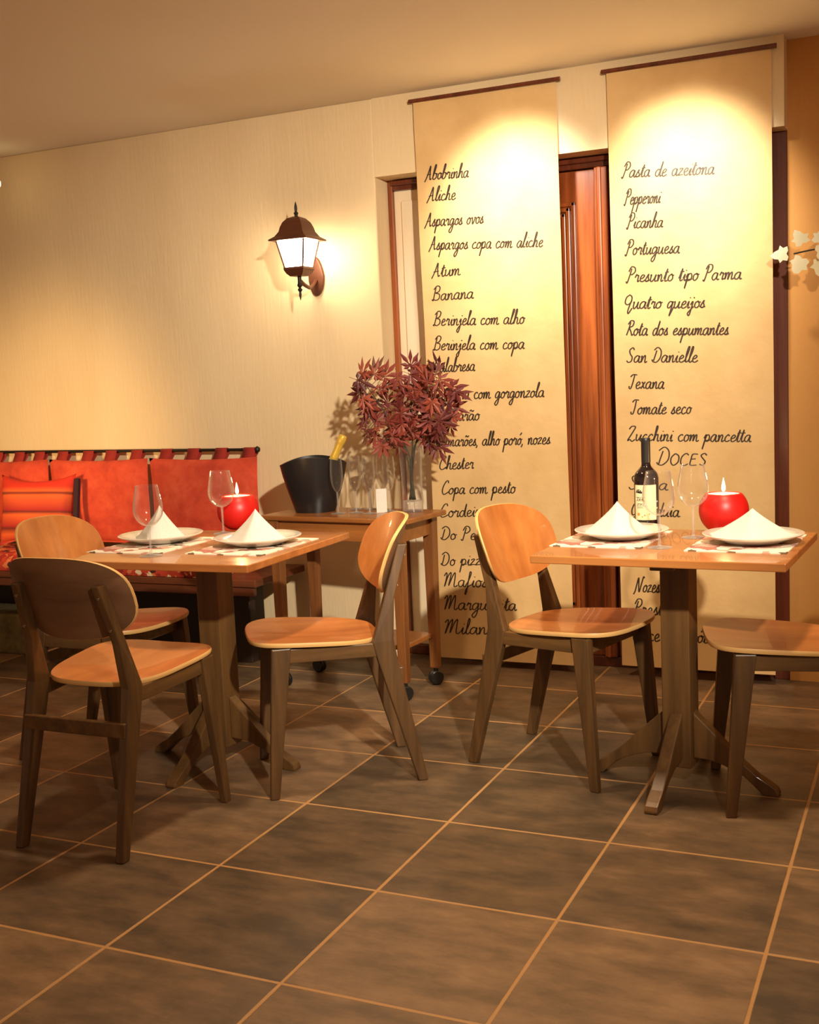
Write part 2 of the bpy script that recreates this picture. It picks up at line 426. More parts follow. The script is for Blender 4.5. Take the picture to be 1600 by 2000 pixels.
# ------------------------------------------------------------------ chairs
def chair_parts(root):
    def xf(z):     # front face of the upper rear leg
        return 0.135 - (z - 0.455) / 0.33 * 0.125
    for s in (-1, 1):
        # rear leg: splayed foot, knee at the seat, raked upright
        prof = [(-0.015, 0), (0.017, 0), (0.130, 0.40), (0.146, 0.465), (0.047, 0.772), (0.014, 0.772), (0.068, 0.60), (0.078, 0.47), (0.066, 0.40)]
        mb = MB()
        def yy(z): return s * (0.178 - 0.012 * min(z / 0.5, 1.0) - 0.026 * max(0.0, (z - 0.5) / 0.272))
        n = len(prof)
        vs = [Vector((x, yy(z) - 0.014, z)) for x, z in prof] + [Vector((x, yy(z) + 0.014, z)) for x, z in prof]
        quads = [(0, 1, 2, 8), (8, 2, 3, 7), (7, 3, 4, 5, 6)]
        fs = []
        for q in quads: fs.append(q[::-1]); fs.append(tuple(i + n for i in q))
        for i in range(n): fs.append((i, (i + 1) % n, n + (i + 1) % n, n + i))
        mb.add(vs, fs)
        lg = mb.build('leg', M['chair_wood'], root, bevel=0.004)
        for z in (0.64, 0.735):
            MB().lathe([(0.0045, 0), (0.0045, 0.003)], 10).build('screw', M['steel'], lg)
            sc_ = COL.objects[-1]
            xb = 0.068 + (z - 0.60) / 0.172 * (-0.054)
            sc_.location = (xb, yy(z), z); sc_.rotation_euler = (0, -PI / 2 - 0.38, 0)
        # front leg
        y0, y1 = s * 0.205, s * 0.188
        lo = [(0.470, y0 - 0.012, 0), (0.500, y0 - 0.012, 0), (0.500, y0 + 0.012, 0), (0.470, y0 + 0.012, 0)]
        hi = [(0.408, y1 - 0.016, 0.478), (0.470, y1 - 0.016, 0.478), (0.470, y1 + 0.016, 0.478), (0.408, y1 + 0.016, 0.478)]
        MB().hexa(lo, hi).build('leg', M['chair_wood'], root, bevel=0.004)
        # side rail
        mb = MB()
        mb.hexa([(0.10, s * 0.165 - 0.010, 0.418), (0.43, s * 0.187 - 0.010, 0.428), (0.43, s * 0.187 + 0.010, 0.428), (0.10, s * 0.165 + 0.010, 0.418)],
                [(0.10, s * 0.165 - 0.010, 0.462), (0.43, s * 0.187 - 0.010, 0.474), (0.43, s * 0.187 + 0.010, 0.474), (0.10, s * 0.165 + 0.010, 0.462)])
        mb.build('side_rail', M['chair_rail'], root, bevel=0.003)
    MB().box((0.425, -0.18, 0.418), (0.445, 0.18, 0.464)).build('front_rail', M['chair_rail'], root, bevel=0.003)
    MB().box((0.050, -0.178, 0.335), (0.068, 0.178, 0.378)).build('stretcher', M['chair_rail'], root, bevel=0.003)
    # seat: saddle-shaped plywood with a pale edge
    def outline(n):
        pts = []
        for k in range(n):
            a = 2 * PI * k / n
            c, s_ = math.cos(a), math.sin(a)
            e = 2 / 3.4
            x = math.copysign(abs(c) ** e, c); y = math.copysign(abs(s_) ** e, s_)
            X = 0.319 + 0.213 * x
            hw = 0.205 + 0.018 * x
            Y = hw * y * (1 - 0.07 * max(0, -x) ** 3)
            pts.append((X, Y))
        return pts
    def sz(x, y):
        u = (x - 0.325) / 0.205; v = y / 0.21
        return 0.476 + 0.008 * u + 0.010 * (v * v) * (0.6 + 0.4 * u) - 0.010 * max(0, 1 - u * u) * max(0, 1 - v * v)
    def slab(name, ol, f_top, th, edge_mat, top_mat, parent, plane='xy', rings=6):
        n = len(ol); cx = sum(q[0] for q in ol) / n; cyy = sum(q[1] for q in ol) / n
        vs = []; fs = []; mi = []
        for side in (0, 1):
            base = len(vs)
            for r in range(1, rings + 1):
                t = r / rings
                for q in ol:
                    X = cx + (q[0] - cx) * t; Y = cyy + (q[1] - cyy) * t
                    vs.append(f_top(X, Y, side * th))
            vs.append(f_top(cx, cyy, side * th)); c = len(vs) - 1
            for k in range(n):
                k2 = (k + 1) % n
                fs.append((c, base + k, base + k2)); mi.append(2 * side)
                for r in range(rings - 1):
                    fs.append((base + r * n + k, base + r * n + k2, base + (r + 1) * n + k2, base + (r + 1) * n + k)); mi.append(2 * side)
        b0 = (rings - 1) * n; b1 = rings * n + 1 + (rings - 1) * n
        # rounded rim: one extra ring at mid thickness, bulged
        base = len(vs)
        for q in ol:
            X = cx + (q[0] - cx) * 1.012; Y = cyy + (q[1] - cyy) * 1.012
            vs.append(f_top(X, Y, th * 0.5))
        for k in range(n):
            k2 = (k + 1) % n
            fs.append((b0 + k, b0 + k2, base + k2, base + k)); mi.append(1)
            fs.append((base + k, base + k2, b1 + k2, b1 + k)); mi.append(1)
        mb = MB(); mb.v = [tuple(q) for q in vs]; mb.f = [list(q) for q in fs]; mb.mi = mi
        return mb.build(name, [top_mat, edge_mat, M['ply_shade']], parent, smooth=True, angle=50)
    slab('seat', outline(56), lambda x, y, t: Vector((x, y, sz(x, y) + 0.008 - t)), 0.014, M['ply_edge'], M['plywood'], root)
    # backrest: curved plywood shell
    ol = []
    for k in range(56):
        a = 2 * PI * k / 56
        c, s_ = math.cos(a), math.sin(a)
        e = 2 / 2.9
        yv = math.copysign(abs(c) ** e, c); zv = math.copysign(abs(s_) ** e, s_)
        ol.append((0.208 * yv * (1 - 0.10 * max(0, -zv) ** 2), 0.728 + 0.124 * zv))
    def bk(y, z, t):
        base = xf(z) - 0.004 + 0.062 * (abs(y) / 0.2) ** 2
        return Vector((base + 0.012 - t, y, z))
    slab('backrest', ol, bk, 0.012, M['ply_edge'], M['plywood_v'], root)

G = 'bentwood dining chairs around the two tables'
chair = thing('dining_chair', 'wooden dining chair seen from behind at the lower left corner, its back to the camera', 'chair', (-2.216, 2.42, 0), math.radians(90.8), G)
chair_parts(chair)
dup(chair, (-1.608, 3.425, 0), math.atan2(-0.59, -0.80), 'wooden dining chair on the right side of the left table, beside the serving trolley')
dup(chair, (-2.959, 3.213, 0), 0.0, 'wooden dining chair left of the left table, half hidden, in front of the red bench')
dup(chair, (-1.362, 3.66, 0), math.atan2(-0.253, 0.967), 'wooden dining chair on the left side of the right table, before the menu scroll')
dup(chair, (-0.112, 3.59, 0), math.atan2(-0.27, -0.963), 'wooden dining chair at the right edge of the photo, its backrest cut off')

# ------------------------------------------------------------------ tables
def table(label, loc, rz, sx, sy, feet_rz):
    t = thing('pedestal_table', label, 'table', loc, rz, 'square wooden pedestal tables')
    MB().box((-sx / 2, -sy / 2, 0.733), (sx / 2, sy / 2, 0.757)).build('tabletop', M['table_wood'], t, bevel=0.003)
    MB().box((-0.20, -0.035, 0.705), (0.20, 0.035, 0.733)).box((-0.035, -0.20, 0.705), (0.035, 0.20, 0.733)).build('support_bracket', M['table_leg'], t, bevel=0.003)
    R = Matrix.Rotation(feet_rz - rz, 3, 'Z')
    mb = MB(); mb.box((-0.045, -0.045, 0.06), (0.045, 0.045, 0.705), R, (0, 0, 0)); mb.build('pedestal', M['table_leg'], t, bevel=0.004)
    for k in range(4):
        Rk = Matrix.Rotation(feet_rz - rz + k * PI / 2, 3, 'Z')
        top = catmull([(0.045, 0, 0.235), (0.12, 0, 0.165), (0.22, 0, 0.07), (0.295, 0, 0.022), (0.30, 0, 0.0)], 4)
        bot = catmull([(0.255, 0, 0.0), (0.19, 0, 0.055), (0.11, 0, 0.085), (0.045, 0, 0.09)], 4)
        a = top; b = bot[::-1]
        n = min(len(a), len(b))
        ai = [a[round(i * (len(a) - 1) / 9)] for i in range(10)]; bi = [b[round(i * (len(b) - 1) / 9)] for i in range(10)]
        vs = []; fs = []
        for s in (-0.02, 0.02):
            for q in ai: vs.append(Rk @ (q + Vector((0, s, 0))))
            for q in bi: vs.append(Rk @ (q + Vector((0, s, 0))))
        for i in range(9):
            fs.append((i, i + 1, 10 + i + 1, 10 + i)); fs.append((20 + i, 30 + i, 30 + i + 1, 20 + i + 1))
            fs.append((i, 20 + i, 20 + i + 1, i + 1)); fs.append((10 + i, 10 + i + 1, 30 + i + 1, 30 + i))
        fs += [(0, 10, 30, 20), (9, 29, 39, 19)]
        m_ = MB(); m_.add(vs, fs); m_.build('foot', M['table_leg'], t, bevel=0.004)
    return t
TZ = 0.757
table('wooden pedestal table on the left with two place settings, red bench behind it', (-2.245, 3.25, 0), math.radians(2), 0.70, 0.72, math.radians(-3))
table('wooden pedestal table on the right with a wine bottle, in front of the menu scrolls', (-0.713, 3.505, 0), math.radians(-2.5), 0.735, 0.61, math.radians(-6))

# ------------------------------------------------------------------ table settings
MATS = [(-2.470, 3.235, 0.02, 'printed placemat on the left table, left of the two, partly under a wine glass'),
        (-2.085, 3.262, 0.0, 'printed placemat on the left table, right of the two, near the table corner'),
        (-0.935, 3.580, -0.05, 'printed placemat on the right table beside the wine bottle'),
        (-0.512, 3.545, -0.05, 'printed placemat at the right end of the right table')]
first = None
for x, y, r, lab in MATS:
    mb = MB(); n = 14; vs = []; fs = []
    if first is None:
        for side in (0.0, 0.0025):
            for j in range(n + 1):
                for i in range(n + 1):
                    u = -0.145 + 0.29 * i / n; v = -0.19 + 0.38 * j / n
                    vs.append((u, v, side))
        N = (n + 1) ** 2
        for j in range(n):
            for i in range(n):
                q = j * (n + 1) + i
                fs.append((q, q + n + 1, q + n + 2, q + 1)); fs.append((N + q, N + q + 1, N + q + n + 2, N + q + n + 1))
        for i in range(n):
            for a_, b_ in ((i, i + 1), (n * (n + 1) + i, n * (n + 1) + i + 1), (i * (n + 1), (i + 1) * (n + 1)), (i * (n + 1) + n, (i + 1) * (n + 1) + n)):
                fs.append((a_, b_, N + b_, N + a_))
        mb.add(vs, fs); first = mb.build('placemat', M['placemat']); o = first
    else:
        o = first.copy(); COL.objects.link(o)
    o.location = (x, y, TZ); o.rotation_euler = (0, 0, r)
    tag(o, lab, 'placemat', 'printed placemats')

PLATES = [(-2.490, 3.295, 'white plate on the left table, left one, under a folded napkin behind a wine glass'),
          (-2.085, 3.290, 'white plate on the left table, right one, in front of the red candle'),
          (-0.908, 3.588, 'white plate on the right table in front of the wine bottle'),
          (-0.495, 3.545, 'white plate at the right end of the right table, in front of the red candle')]
first = None
for x, y, lab in PLATES:
    if first is None:
        prof = [(0.085, 0.0), (0.09, 0.003), (0.125, 0.016), (0.155, 0.026), (0.157, 0.029), (0.154, 0.0305), (0.12, 0.021), (0.098, 0.013), (0.085, 0.009), (0.0, 0.008)]
        prof = [(r * 0.95, z) for r, z in prof]; first = MB().lathe(prof[:-1], 56, close_top=True).build('dinner_plate', M['porcelain'], smooth=True, angle=60); o = first
    else:
        o = first.copy(); COL.objects.link(o)
    o.location = (x, y, TZ + 0.0026)
    tag(o, lab, 'plate', 'white dinner plates')

def napkin_mesh(a, b, h, ridge):
    # folded napkin standing as a half cone: two front wings meeting at a soft ridge, open fold behind
    mb = MB(); vs = []; fs = []; n = 40; rings = 12
    for j in range(rings + 1):
        t = j / rings
        rr = t * (0.30 + 0.70 * t) * 0.5 + t * 0.5
        z = h * (1 - t) ** 0.93
        for k in range(n):
            ang = 2 * PI * k / n
            c, s = math.cos(ang), math.sin(ang)
            bb = b if s < 0 else b * 0.42
            bulge = 1.0
            if s < 0: bulge = 1.0 - 0.22 * abs(math.sin(2 * ang)) + ridge * max(0, -math.sin(ang - 0.25)) ** 8
            x = a * c * rr * bulge; y = bb * s * rr * bulge
            zz = z if j < rings else 0.0
            rp = math.hypot(x, y)      # rest on the dished plate
            dish = 0.0 if rp < 0.093 else ((rp - 0.093) * 0.40 if rp < 0.114 else 0.0084 + (rp - 0.114) * 0.30)
            vs.append((x, y, max(zz, dish)))
    for j in range(rings):
        for k in range(n):
            k2 = (k + 1) % n
            fs.append((j * n + k, j * n + k2, (j + 1) * n + k2, (j + 1) * n + k))
    fs.append(tuple(range(rings * n, rings * n + n)))
    mb.add(vs, fs); return mb
NAPS = [(-2.480, 3.285, 0.0, 0.112, 0.085, 0.122, 'white napkin folded into a cone on the left plate of the left table'),
        (-2.085, 3.285, 0.08, 0.122, 0.085, 0.112, 'white napkin folded into a cone on the right plate of the left table'),
        (-0.920, 3.588, 0.10, 0.118, 0.085, 0.108, 'white napkin folded into a cone on the plate beside the wine bottle'),
        (-0.495, 3.540, -0.05, 0.150, 0.085, 0.094, 'white napkin folded into a wide cone on the rightmost plate')]
for x, y, r, a_, b_, h_, lab in NAPS:
    o = napkin_mesh(a_, b_, h_, 0.12).build('folded_napkin', M['linen'], smooth=True, angle=40)
    z0 = 0.0125
    o.location = (x, y, TZ + z0); o.rotation_euler = (0, 0, r)
    tag(o, lab, 'napkin', 'folded white napkins')

def wine_glass(root):
    out = [(0.005, 0.098), (0.022, 0.104), (0.040, 0.122), (0.048, 0.145), (0.047, 0.172), (0.042, 0.200), (0.036, 0.232)]
    inn = [(r - 0.0012, z + (0.001 if i < 6 else 0)) for i, (r, z) in enumerate(out)][::-1]
    MB().lathe(catmull_prof(out) + inn_prof(out), 40, close_bottom=True, close_top=True).build('bowl', M['glass'], root, smooth=True, angle=80)
    MB().lathe([(0.0045, 0.008), (0.0036, 0.03), (0.0036, 0.07), (0.005, 0.0985)], 14).build('stem', M['solid_glass'], root, smooth=True, angle=60)
    MB().lathe([(0.036, 0.0), (0.037, 0.0016), (0.030, 0.003), (0.010, 0.006), (0.0045, 0.009)], 40).build('base', M['solid_glass'], root, smooth=True, angle=60)
def catmull_prof(p):
    return [(q.x, q.y) for q in catmull([(a, b, 0) for a, b in p], 4)]
def inn_prof(p, t=0.0012):
    q = catmull_prof(p)[::-1]
    return [(max(r - t, 0.0004), z + (t if i > 3 else 0)) for i, (r, z) in enumerate(q)]
GW = 'wine glasses on the tables'
g0 = thing('wine_glass', 'empty wine glass at the front edge of the left table, before a napkin', 'wine glass', (-2.323, 3.016, TZ), 0, GW)
wine_glass(g0)
dup(g0, (-2.383, 3.529, TZ), 0, 'empty wine glass on the left table beside the red candle, against the red cushions')
dup(g0, (-0.749, 3.413, TZ), 0, 'empty wine glass at the front of the right table, overlapping the wine bottle')
dup(g0, (-0.689, 3.633, TZ), 0, 'empty wine glass on the right table between the bottle and the red candle')

def candle(label, loc):
    t = thing('ball_candle', label, 'candle', loc, 0, 'red ball candles')
    R = 0.079; prof = []
    for k in range(25):
        a = -PI / 2 + 0.45 + (PI - 0.45 - 0.80) * k / 24
        prof.append((R * math.cos(a), 0.071 + R * math.sin(a)))
    prof = [(prof[0][0] * 0.9, 0.0)] + prof
    top = prof[-1]
    prof += [(top[0] - 0.004, top[1] + 0.001), (top[0] - 0.006, top[1] - 0.004)]
    MB().lathe(prof, 48).build('wax_body', M['candle_red'], t, smooth=True, angle=50)
    MB().lathe([(top[0] - 0.0065, top[1] - 0.0045), (top[0] - 0.0065, top[1] - 0.002)], 40).build('wax_pool', M['wax_pool'], t)
    MB().tube([(0, 0, top[1] - 0.004), (0.001, 0, top[1] + 0.008)], 0.001, 6).build('wick', M['ink'], t)
    fl = [(0.001, 0.004), (0.005, 0.010), (0.0066, 0.017), (0.0052, 0.028), (0.0026, 0.040), (0.0005, 0.050)]
    MB().lathe([(r, top[1] + z) for r, z in catmull_prof(fl)], 16).build('flame', M['flame'], t, smooth=True)
    d = bpy.data.lights.new('candle_glow', 'POINT'); d.energy = 1.2; d.color = (1, 0.6, 0.25); d.shadow_soft_size = 0.012
    o = bpy.data.objects.new('candle_glow', d); COL.objects.link(o); o.parent = t; o.location = (0, 0, top[1] + 0.065)
    return t
candle('lit red ball candle on the left table, in front of the red cushions', (-2.399, 3.66, TZ))
candle('lit red ball candle on the right table, near its back right corner', (-0.617, 3.77, TZ))

# ------------------------------------------------------------------ handwriting strokes
GL = {
 'a': (1.05, [[(.78,.82),(.48,1),(.14,.72),(.08,.25),(.34,0),(.62,.25),(.8,.95),(.76,.3),(.9,0),(1.1,.14)]]),
 'b': (.95, [[(.02,.1),(.3,1.2),(.42,2.1),(.26,2.2),(.16,1.4),(.12,.2),(.4,0),(.74,.35),(.66,.85),(.4,.95),(.95,.8)]]),
 'c': (.85, [[(.7,.8),(.45,1),(.13,.65),(.14,.2),(.42,0),(.85,.2)]]),
 'd': (1.05, [[(.76,.8),(.46,1),(.12,.65),(.12,.2),(.38,0),(.66,.35),(.92,2.1),(.8,.4),(.9,0),(1.1,.15)]]),
 'e': (.85, [[(.1,.4),(.5,.55),(.66,.82),(.42,1),(.14,.6),(.2,.12),(.5,0),(.88,.25)]]),
 'f': (.75, [[(.0,.1),(.35,1.0),(.55,2.0),(.4,2.2),(.3,1.2),(.2,-.8),(.05,-1.1),(.1,-.5),(.4,.1),(.75,.3)]]),
 'g': (1.0, [[(.76,.8),(.46,1),(.12,.65),(.14,.15),(.42,.05),(.68,.5),(.8,.95),(.68,-.6),(.4,-1.1),(.16,-.8),(.5,-.2),(1.02,.2)]]),
 'h': (1.0, [[(.02,.1),(.32,1.3),(.42,2.1),(.26,2.15),(.16,1.2),(.12,0),(.3,.75),(.58,1),(.68,.7),(.66,.15),(.8,0),(1.02,.15)]]),
 'i': (.5, [[(.05,.3),(.26,.95),(.2,.25),(.32,0),(.52,.15)],[(.32,1.4),(.35,1.5)]]),
 'j': (.55, [[(.05,.4),(.32,.95),(.26,-.4),(.08,-1.1),(-.12,-.8),(.2,-.2),(.55,.2)],[(.38,1.4),(.41,1.5)]]),
 'l': (.55, [[(.02,.1),(.34,1.3),(.46,2.1),(.3,2.2),(.18,1.2),(.18,.2),(.34,0),(.58,.2)]]),
 'm': (1.45, [[(.02,.7),(.14,.95),(.14,0),(.3,.75),(.52,1),(.6,.7),(.58,0),(.76,.75),(.98,1),(1.06,.7),(1.05,.15),(1.18,0),(1.46,.18)]]),
 'n': (1.0, [[(.02,.7),(.14,.95),(.14,0),(.32,.75),(.56,1),(.66,.7),(.64,.15),(.78,0),(1.02,.18)]]),
 'o': (.9, [[(.5,.98),(.16,.75),(.1,.25),(.38,0),(.7,.3),(.66,.8),(.46,.98),(.58,.8),(.92,.85)]]),
 'p': (.95, [[(.0,.4),(.2,1.0),(.16,.1),(.02,-1.15),(.14,0),(.26,.8),(.56,1),(.76,.65),(.66,.15),(.4,.02),(.3,.15),(.95,.2)]]),
 'q': (.95, [[(.74,.8),(.44,1),(.12,.65),(.14,.15),(.42,.05),(.7,.6),(.76,.95),(.66,-.4),(.6,-1.1),(.82,-.4),(.97,.2)]]),
 'r': (.75, [[(.04,.6),(.2,1.05),(.3,.88),(.55,.92),(.48,.3),(.56,0),(.76,.18)]]),
 's': (.75, [[(.02,.1),(.42,1.05),(.4,.7),(.58,.3),(.36,0),(.12,.12),(.4,.05),(.78,.2)]]),
 't': (.6, [[(.04,.3),(.36,1.75),(.24,.5),(.28,.05),(.44,0),(.62,.18)],[(.06,1.22),(.62,1.3)]]),
 'u': (1.05, [[(.04,.8),(.16,.95),(.12,.25),(.34,0),(.62,.35),(.78,.95),(.74,.25),(.88,0),(1.08,.16)]]),
 'v': (.85, [[(.02,.85),(.16,.95),(.28,.1),(.4,.02),(.66,.75),(.62,1),(.87,.88)]]),
 'x': (.85, [[(.06,.9),(.25,.9),(.52,.1),(.84,.15)],[(.66,1.0),(.1,0)]]),
 'y': (.95, [[(.04,.8),(.16,.95),(.16,.3),(.38,.1),(.64,.5),(.76,.95),(.6,-.6),(.3,-1.1),(.12,-.8),(.5,-.2),(.97,.2)]]),
 'z': (.8, [[(.08,.85),(.35,1),(.62,.92),(.3,.45),(.06,.04),(.4,.1),(.82,.1)]]),
 'A': (1.3, [[(-.1,-.3),(.3,.8),(.62,2.1),(.74,1.0),(.9,.05),(1.15,.2)],[(.1,.75),(.95,.85)]]),
 'B': (1.25, [[(.3,2.0),(.22,1.0),(.08,.0),(-.1,.2)],[(.0,1.7),(.45,2.25),(.95,2.0),(.85,1.4),(.4,1.15),(.95,.95),(1.05,.35),(.6,0),(.2,.15)]]),
 'C': (1.25, [[(1.0,1.75),(.92,2.15),(.55,2.0),(.16,1.2),(.1,.4),(.4,0),(.85,.12),(1.22,.4)]]),
 'D': (1.3, [[(.4,1.75),(.3,.9),(.2,.2)],[(.0,1.8),(.5,2.2),(1.05,1.7),(1.1,.7),(.65,.05),(.15,.1),(-.05,.4)]]),
 'G': (1.3, [[(1.0,1.8),(.8,2.15),(.35,1.8),(.12,.9),(.35,.1),(.8,.3),(1.0,1.0),(.85,-.4),(.5,-.9),(.4,-.5),(1.25,.2)]]),
 'H': (1.45, [[(.1,1.8),(.3,2.05),(.26,1.0),(.16,0)],[(1.0,2.1),(.92,1.0),(.95,.1),(1.3,.15)],[(.1,1.0),(1.15,1.12)]]),
 'M': (1.9, [[(-.05,1.6),(.2,2.05),(.3,1.6),(.12,0),(.45,1.5),(.75,2.1),(.82,1.6),(.68,.1),(1.05,1.5),(1.35,2.1),(1.42,1.4),(1.38,.2),(1.6,0),(1.85,.25)]]),
 'N': (1.55, [[(-.2,-.3),(.1,.2),(.4,2.0),(.58,1.2),(.85,.0),(1.1,1.2),(1.35,2.1),(1.5,1.9)]]),
 'P': (1.15, [[(.45,1.95),(.3,1.0),(.12,-.1),(-.1,.1)],[(.05,1.5),(.35,2.15),(.85,2.1),(1.0,1.5),(.65,1.05),(.35,1.15)]]),
 'Q': (1.3, [[(.6,2.0),(.15,1.6),(.1,.9),(.5,.6),(.95,1.0),(.9,1.7),(.5,2.0)],[(.95,1.2),(.7,-.2),(.9,-.7),(1.25,.1)]]),
 'R': (1.2, [[(.4,1.95),(.28,1.0),(.1,0)],[(.05,1.6),(.4,2.15),(.95,2.0),(.85,1.4),(.4,1.1),(.75,.5),(1.0,.0),(1.2,.2)]]),
 'S': (1.1, [[(.9,1.8),(.65,2.15),(.25,1.8),(.4,1.25),(.8,.8),(.75,.2),(.35,0),(.05,.3)]]),
 'T': (1.1, [[(.0,1.75),(.35,2.1),(1.05,2.05)],[(.6,2.05),(.55,1.0),(.4,.1),(.1,.05),(.02,.4)]]),
 'Z': (1.25, [[(.05,1.7),(.35,2.15),(.95,2.05),(.55,1.1),(.05,.05),(.4,.2),(.8,-.1),(1.22,.2)]]),
 'O': (1.1, [[(.5,1.4),(.12,1.0),(.12,.35),(.5,0),(.9,.4),(.85,1.1),(.5,1.4)]]),
 'E': (.95, [[(.72,1.35),(.2,1.3),(.12,.7),(.1,.05),(.75,.05)],[(.14,.72),(.6,.75)]]),
 ',': (.4, [[(.14,.1),(.12,-.1),(.0,-.4)]]),
 '.': (.4, [[(.1,.05),(.16,.1)]]),
 ' ': (.75, []),
}
GL['CC'] = (1.0, [[(.8,1.2),(.5,1.4),(.12,1.0),(.12,.3),(.5,0),(.85,.2)]])
GL['SS'] = (.85, [[(.7,1.2),(.45,1.4),(.15,1.15),(.4,.75),(.66,.45),(.45,.05),(.08,.15)]])
ACC = {'ã': ('a', '~'), 'õ': ('o', '~'), 'ó': ('o', "'"), 'í': ('i', "'"), 'é': ('e', "'")}
def strokes(text):
    out = []; x = 0.0
    caps = text.isupper() and len(text) > 2
    for k, ch in enumerate(text):
        acc = None
        if ch in ACC: ch, acc = ACC[ch]
        key = ch
        if caps and k > 0: key = {'C': 'CC', 'S': 'SS'}.get(ch, ch)
        adv, sts = GL[key]
        for st in sts: out.append([(x + a, b) for a, b in st])
        if acc == '~': out.append([(x + .1, 1.4), (x + .3, 1.6), (x + .55, 1.4), (x + .8, 1.6)])
        if acc == "'": out.append([(x + .35, 1.45), (x + .7, 1.85)])
        x += adv
    return out, x
def ribbons(text, P0, P1, size, width, place, jitter=0.03, slant=0.18):
    """pen strokes laid on a surface: place(u, v) -> point for surface coordinates"""
    sts, total = strokes(text)
    L = math.hypot(P1[0] - P0[0], P1[1] - P0[1]); ang = math.atan2(P1[1] - P0[1], P1[0] - P0[0])
    kx = L / total; ca, sa = math.cos(ang), math.sin(ang)
    mb = MB()
    for st in sts:
        pts = []
        for a, b in st:
            a += random.uniform(-jitter, jitter); b += random.uniform(-jitter, jitter)
            pts.append((a * kx + b * size * slant, b * size, 0))
        pts = catmull(pts, 5)
        vs = []; fs = []
        n = len(pts)
        for i, p in enumerate(pts):
            t = pts[min(i + 1, n - 1)] - pts[max(i - 1, 0)]
            if t.length < 1e-9: t = Vector((1, 0, 0))
            t.normalize(); nr = Vector((-t.y, t.x, 0))
            wd = width * (0.8 + 0.35 * abs(t.y))
            for s in (-0.5, 0.5):
                q = p + nr * wd * s
                vs.append(place(P0[0] + q.x * ca - q.y * sa, P0[1] + q.x * sa + q.y * ca))
        for i in range(n - 1): fs.append((2 * i, 2 * i + 1, 2 * i + 3, 2 * i + 2))
        mb.add(vs, fs)
    return mb

MENU_A = [('Abobrinha', -2.011, 2.142, -1.813, 2.133), ('Aliche', -2.005, 2.052, -1.876, 2.046), ('Aspargos ovos', -2.020, 1.945, -1.751, 1.935),
 ('Aspargos copa com aliche', -2.005, 1.845, -1.494, 1.815), ('Atum', -1.998, 1.729, -1.866, 1.727), ('Banana', -2.003, 1.627, -1.811, 1.625),
 ('Berinjela com alho', -2.003, 1.519, -1.583, 1.503), ('Berinjela com copa', -2.007, 1.412, -1.586, 1.398), ('Calabresa', -2.012, 1.316, -1.816, 1.315),
 ('Caneira com gorgonzola', -2.010, 1.195, -1.507, 1.191), ('Cantarão', -2.009, 1.097, -1.805, 1.101), ('Camarões, alho poró, nozes', -2.014, 0.988, -1.486, 0.991),
 ('Chester', -2.004, 0.885, -1.840, 0.889), ('Copa com pesto', -1.996, 0.775, -1.649, 0.781), ('Cordeiro', -2.009, 0.672, -1.788, 0.678),
 ('Do Pescador', -2.008, 0.570, -1.661, 0.576), ('Do pizzaiolo', -2.013, 0.453, -1.701, 0.462), ('Mafiosa', -2.005, 0.357, -1.757, 0.362),
 ('Marguerita', -2.007, 0.252, -1.660, 0.263), ('Milano', -2.007, 0.143, -1.765, 0.151)]
MENU_B = [('Pasta de azeitona', -1.152, 2.058, -0.789, 2.032), ('Pepperoni', -1.144, 1.951, -1.000, 1.944), ('Picanha', -1.136, 1.857, -0.992, 1.848),
 ('Portuguesa', -1.145, 1.752, -0.928, 1.742), ('Presunto tipo Parma', -1.143, 1.644, -0.690, 1.622), ('Quatro queijos', -1.158, 1.538, -0.831, 1.521),
 ('Rota dos espumantes', -1.150, 1.430, -0.741, 1.410), ('San Danielle', -1.152, 1.320, -0.864, 1.309), ('Texana', -1.144, 1.213, -0.999, 1.208),
 ('Tomate seco', -1.138, 1.108, -0.892, 1.103), ('Zucchini com pancetta', -1.155, 0.999, -0.659, 0.986), ('DOCES', -1.034, 0.896, -0.834, 0.894),
 ('Serra', -1.153, 0.798, -0.990, 0.794), ('Gianduia.', -1.147, 0.689, -0.935, 0.683), ('Honey', -1.134, 0.474, -1.002, 0.475), ('Nozes', -1.136, 0.365, -1.031, 0.367),
 ('Prestígio', -1.143, 0.268, -0.936, 0.274), ('Doce de abóbora', -1.145, 0.158, -0.751, 0.167)]

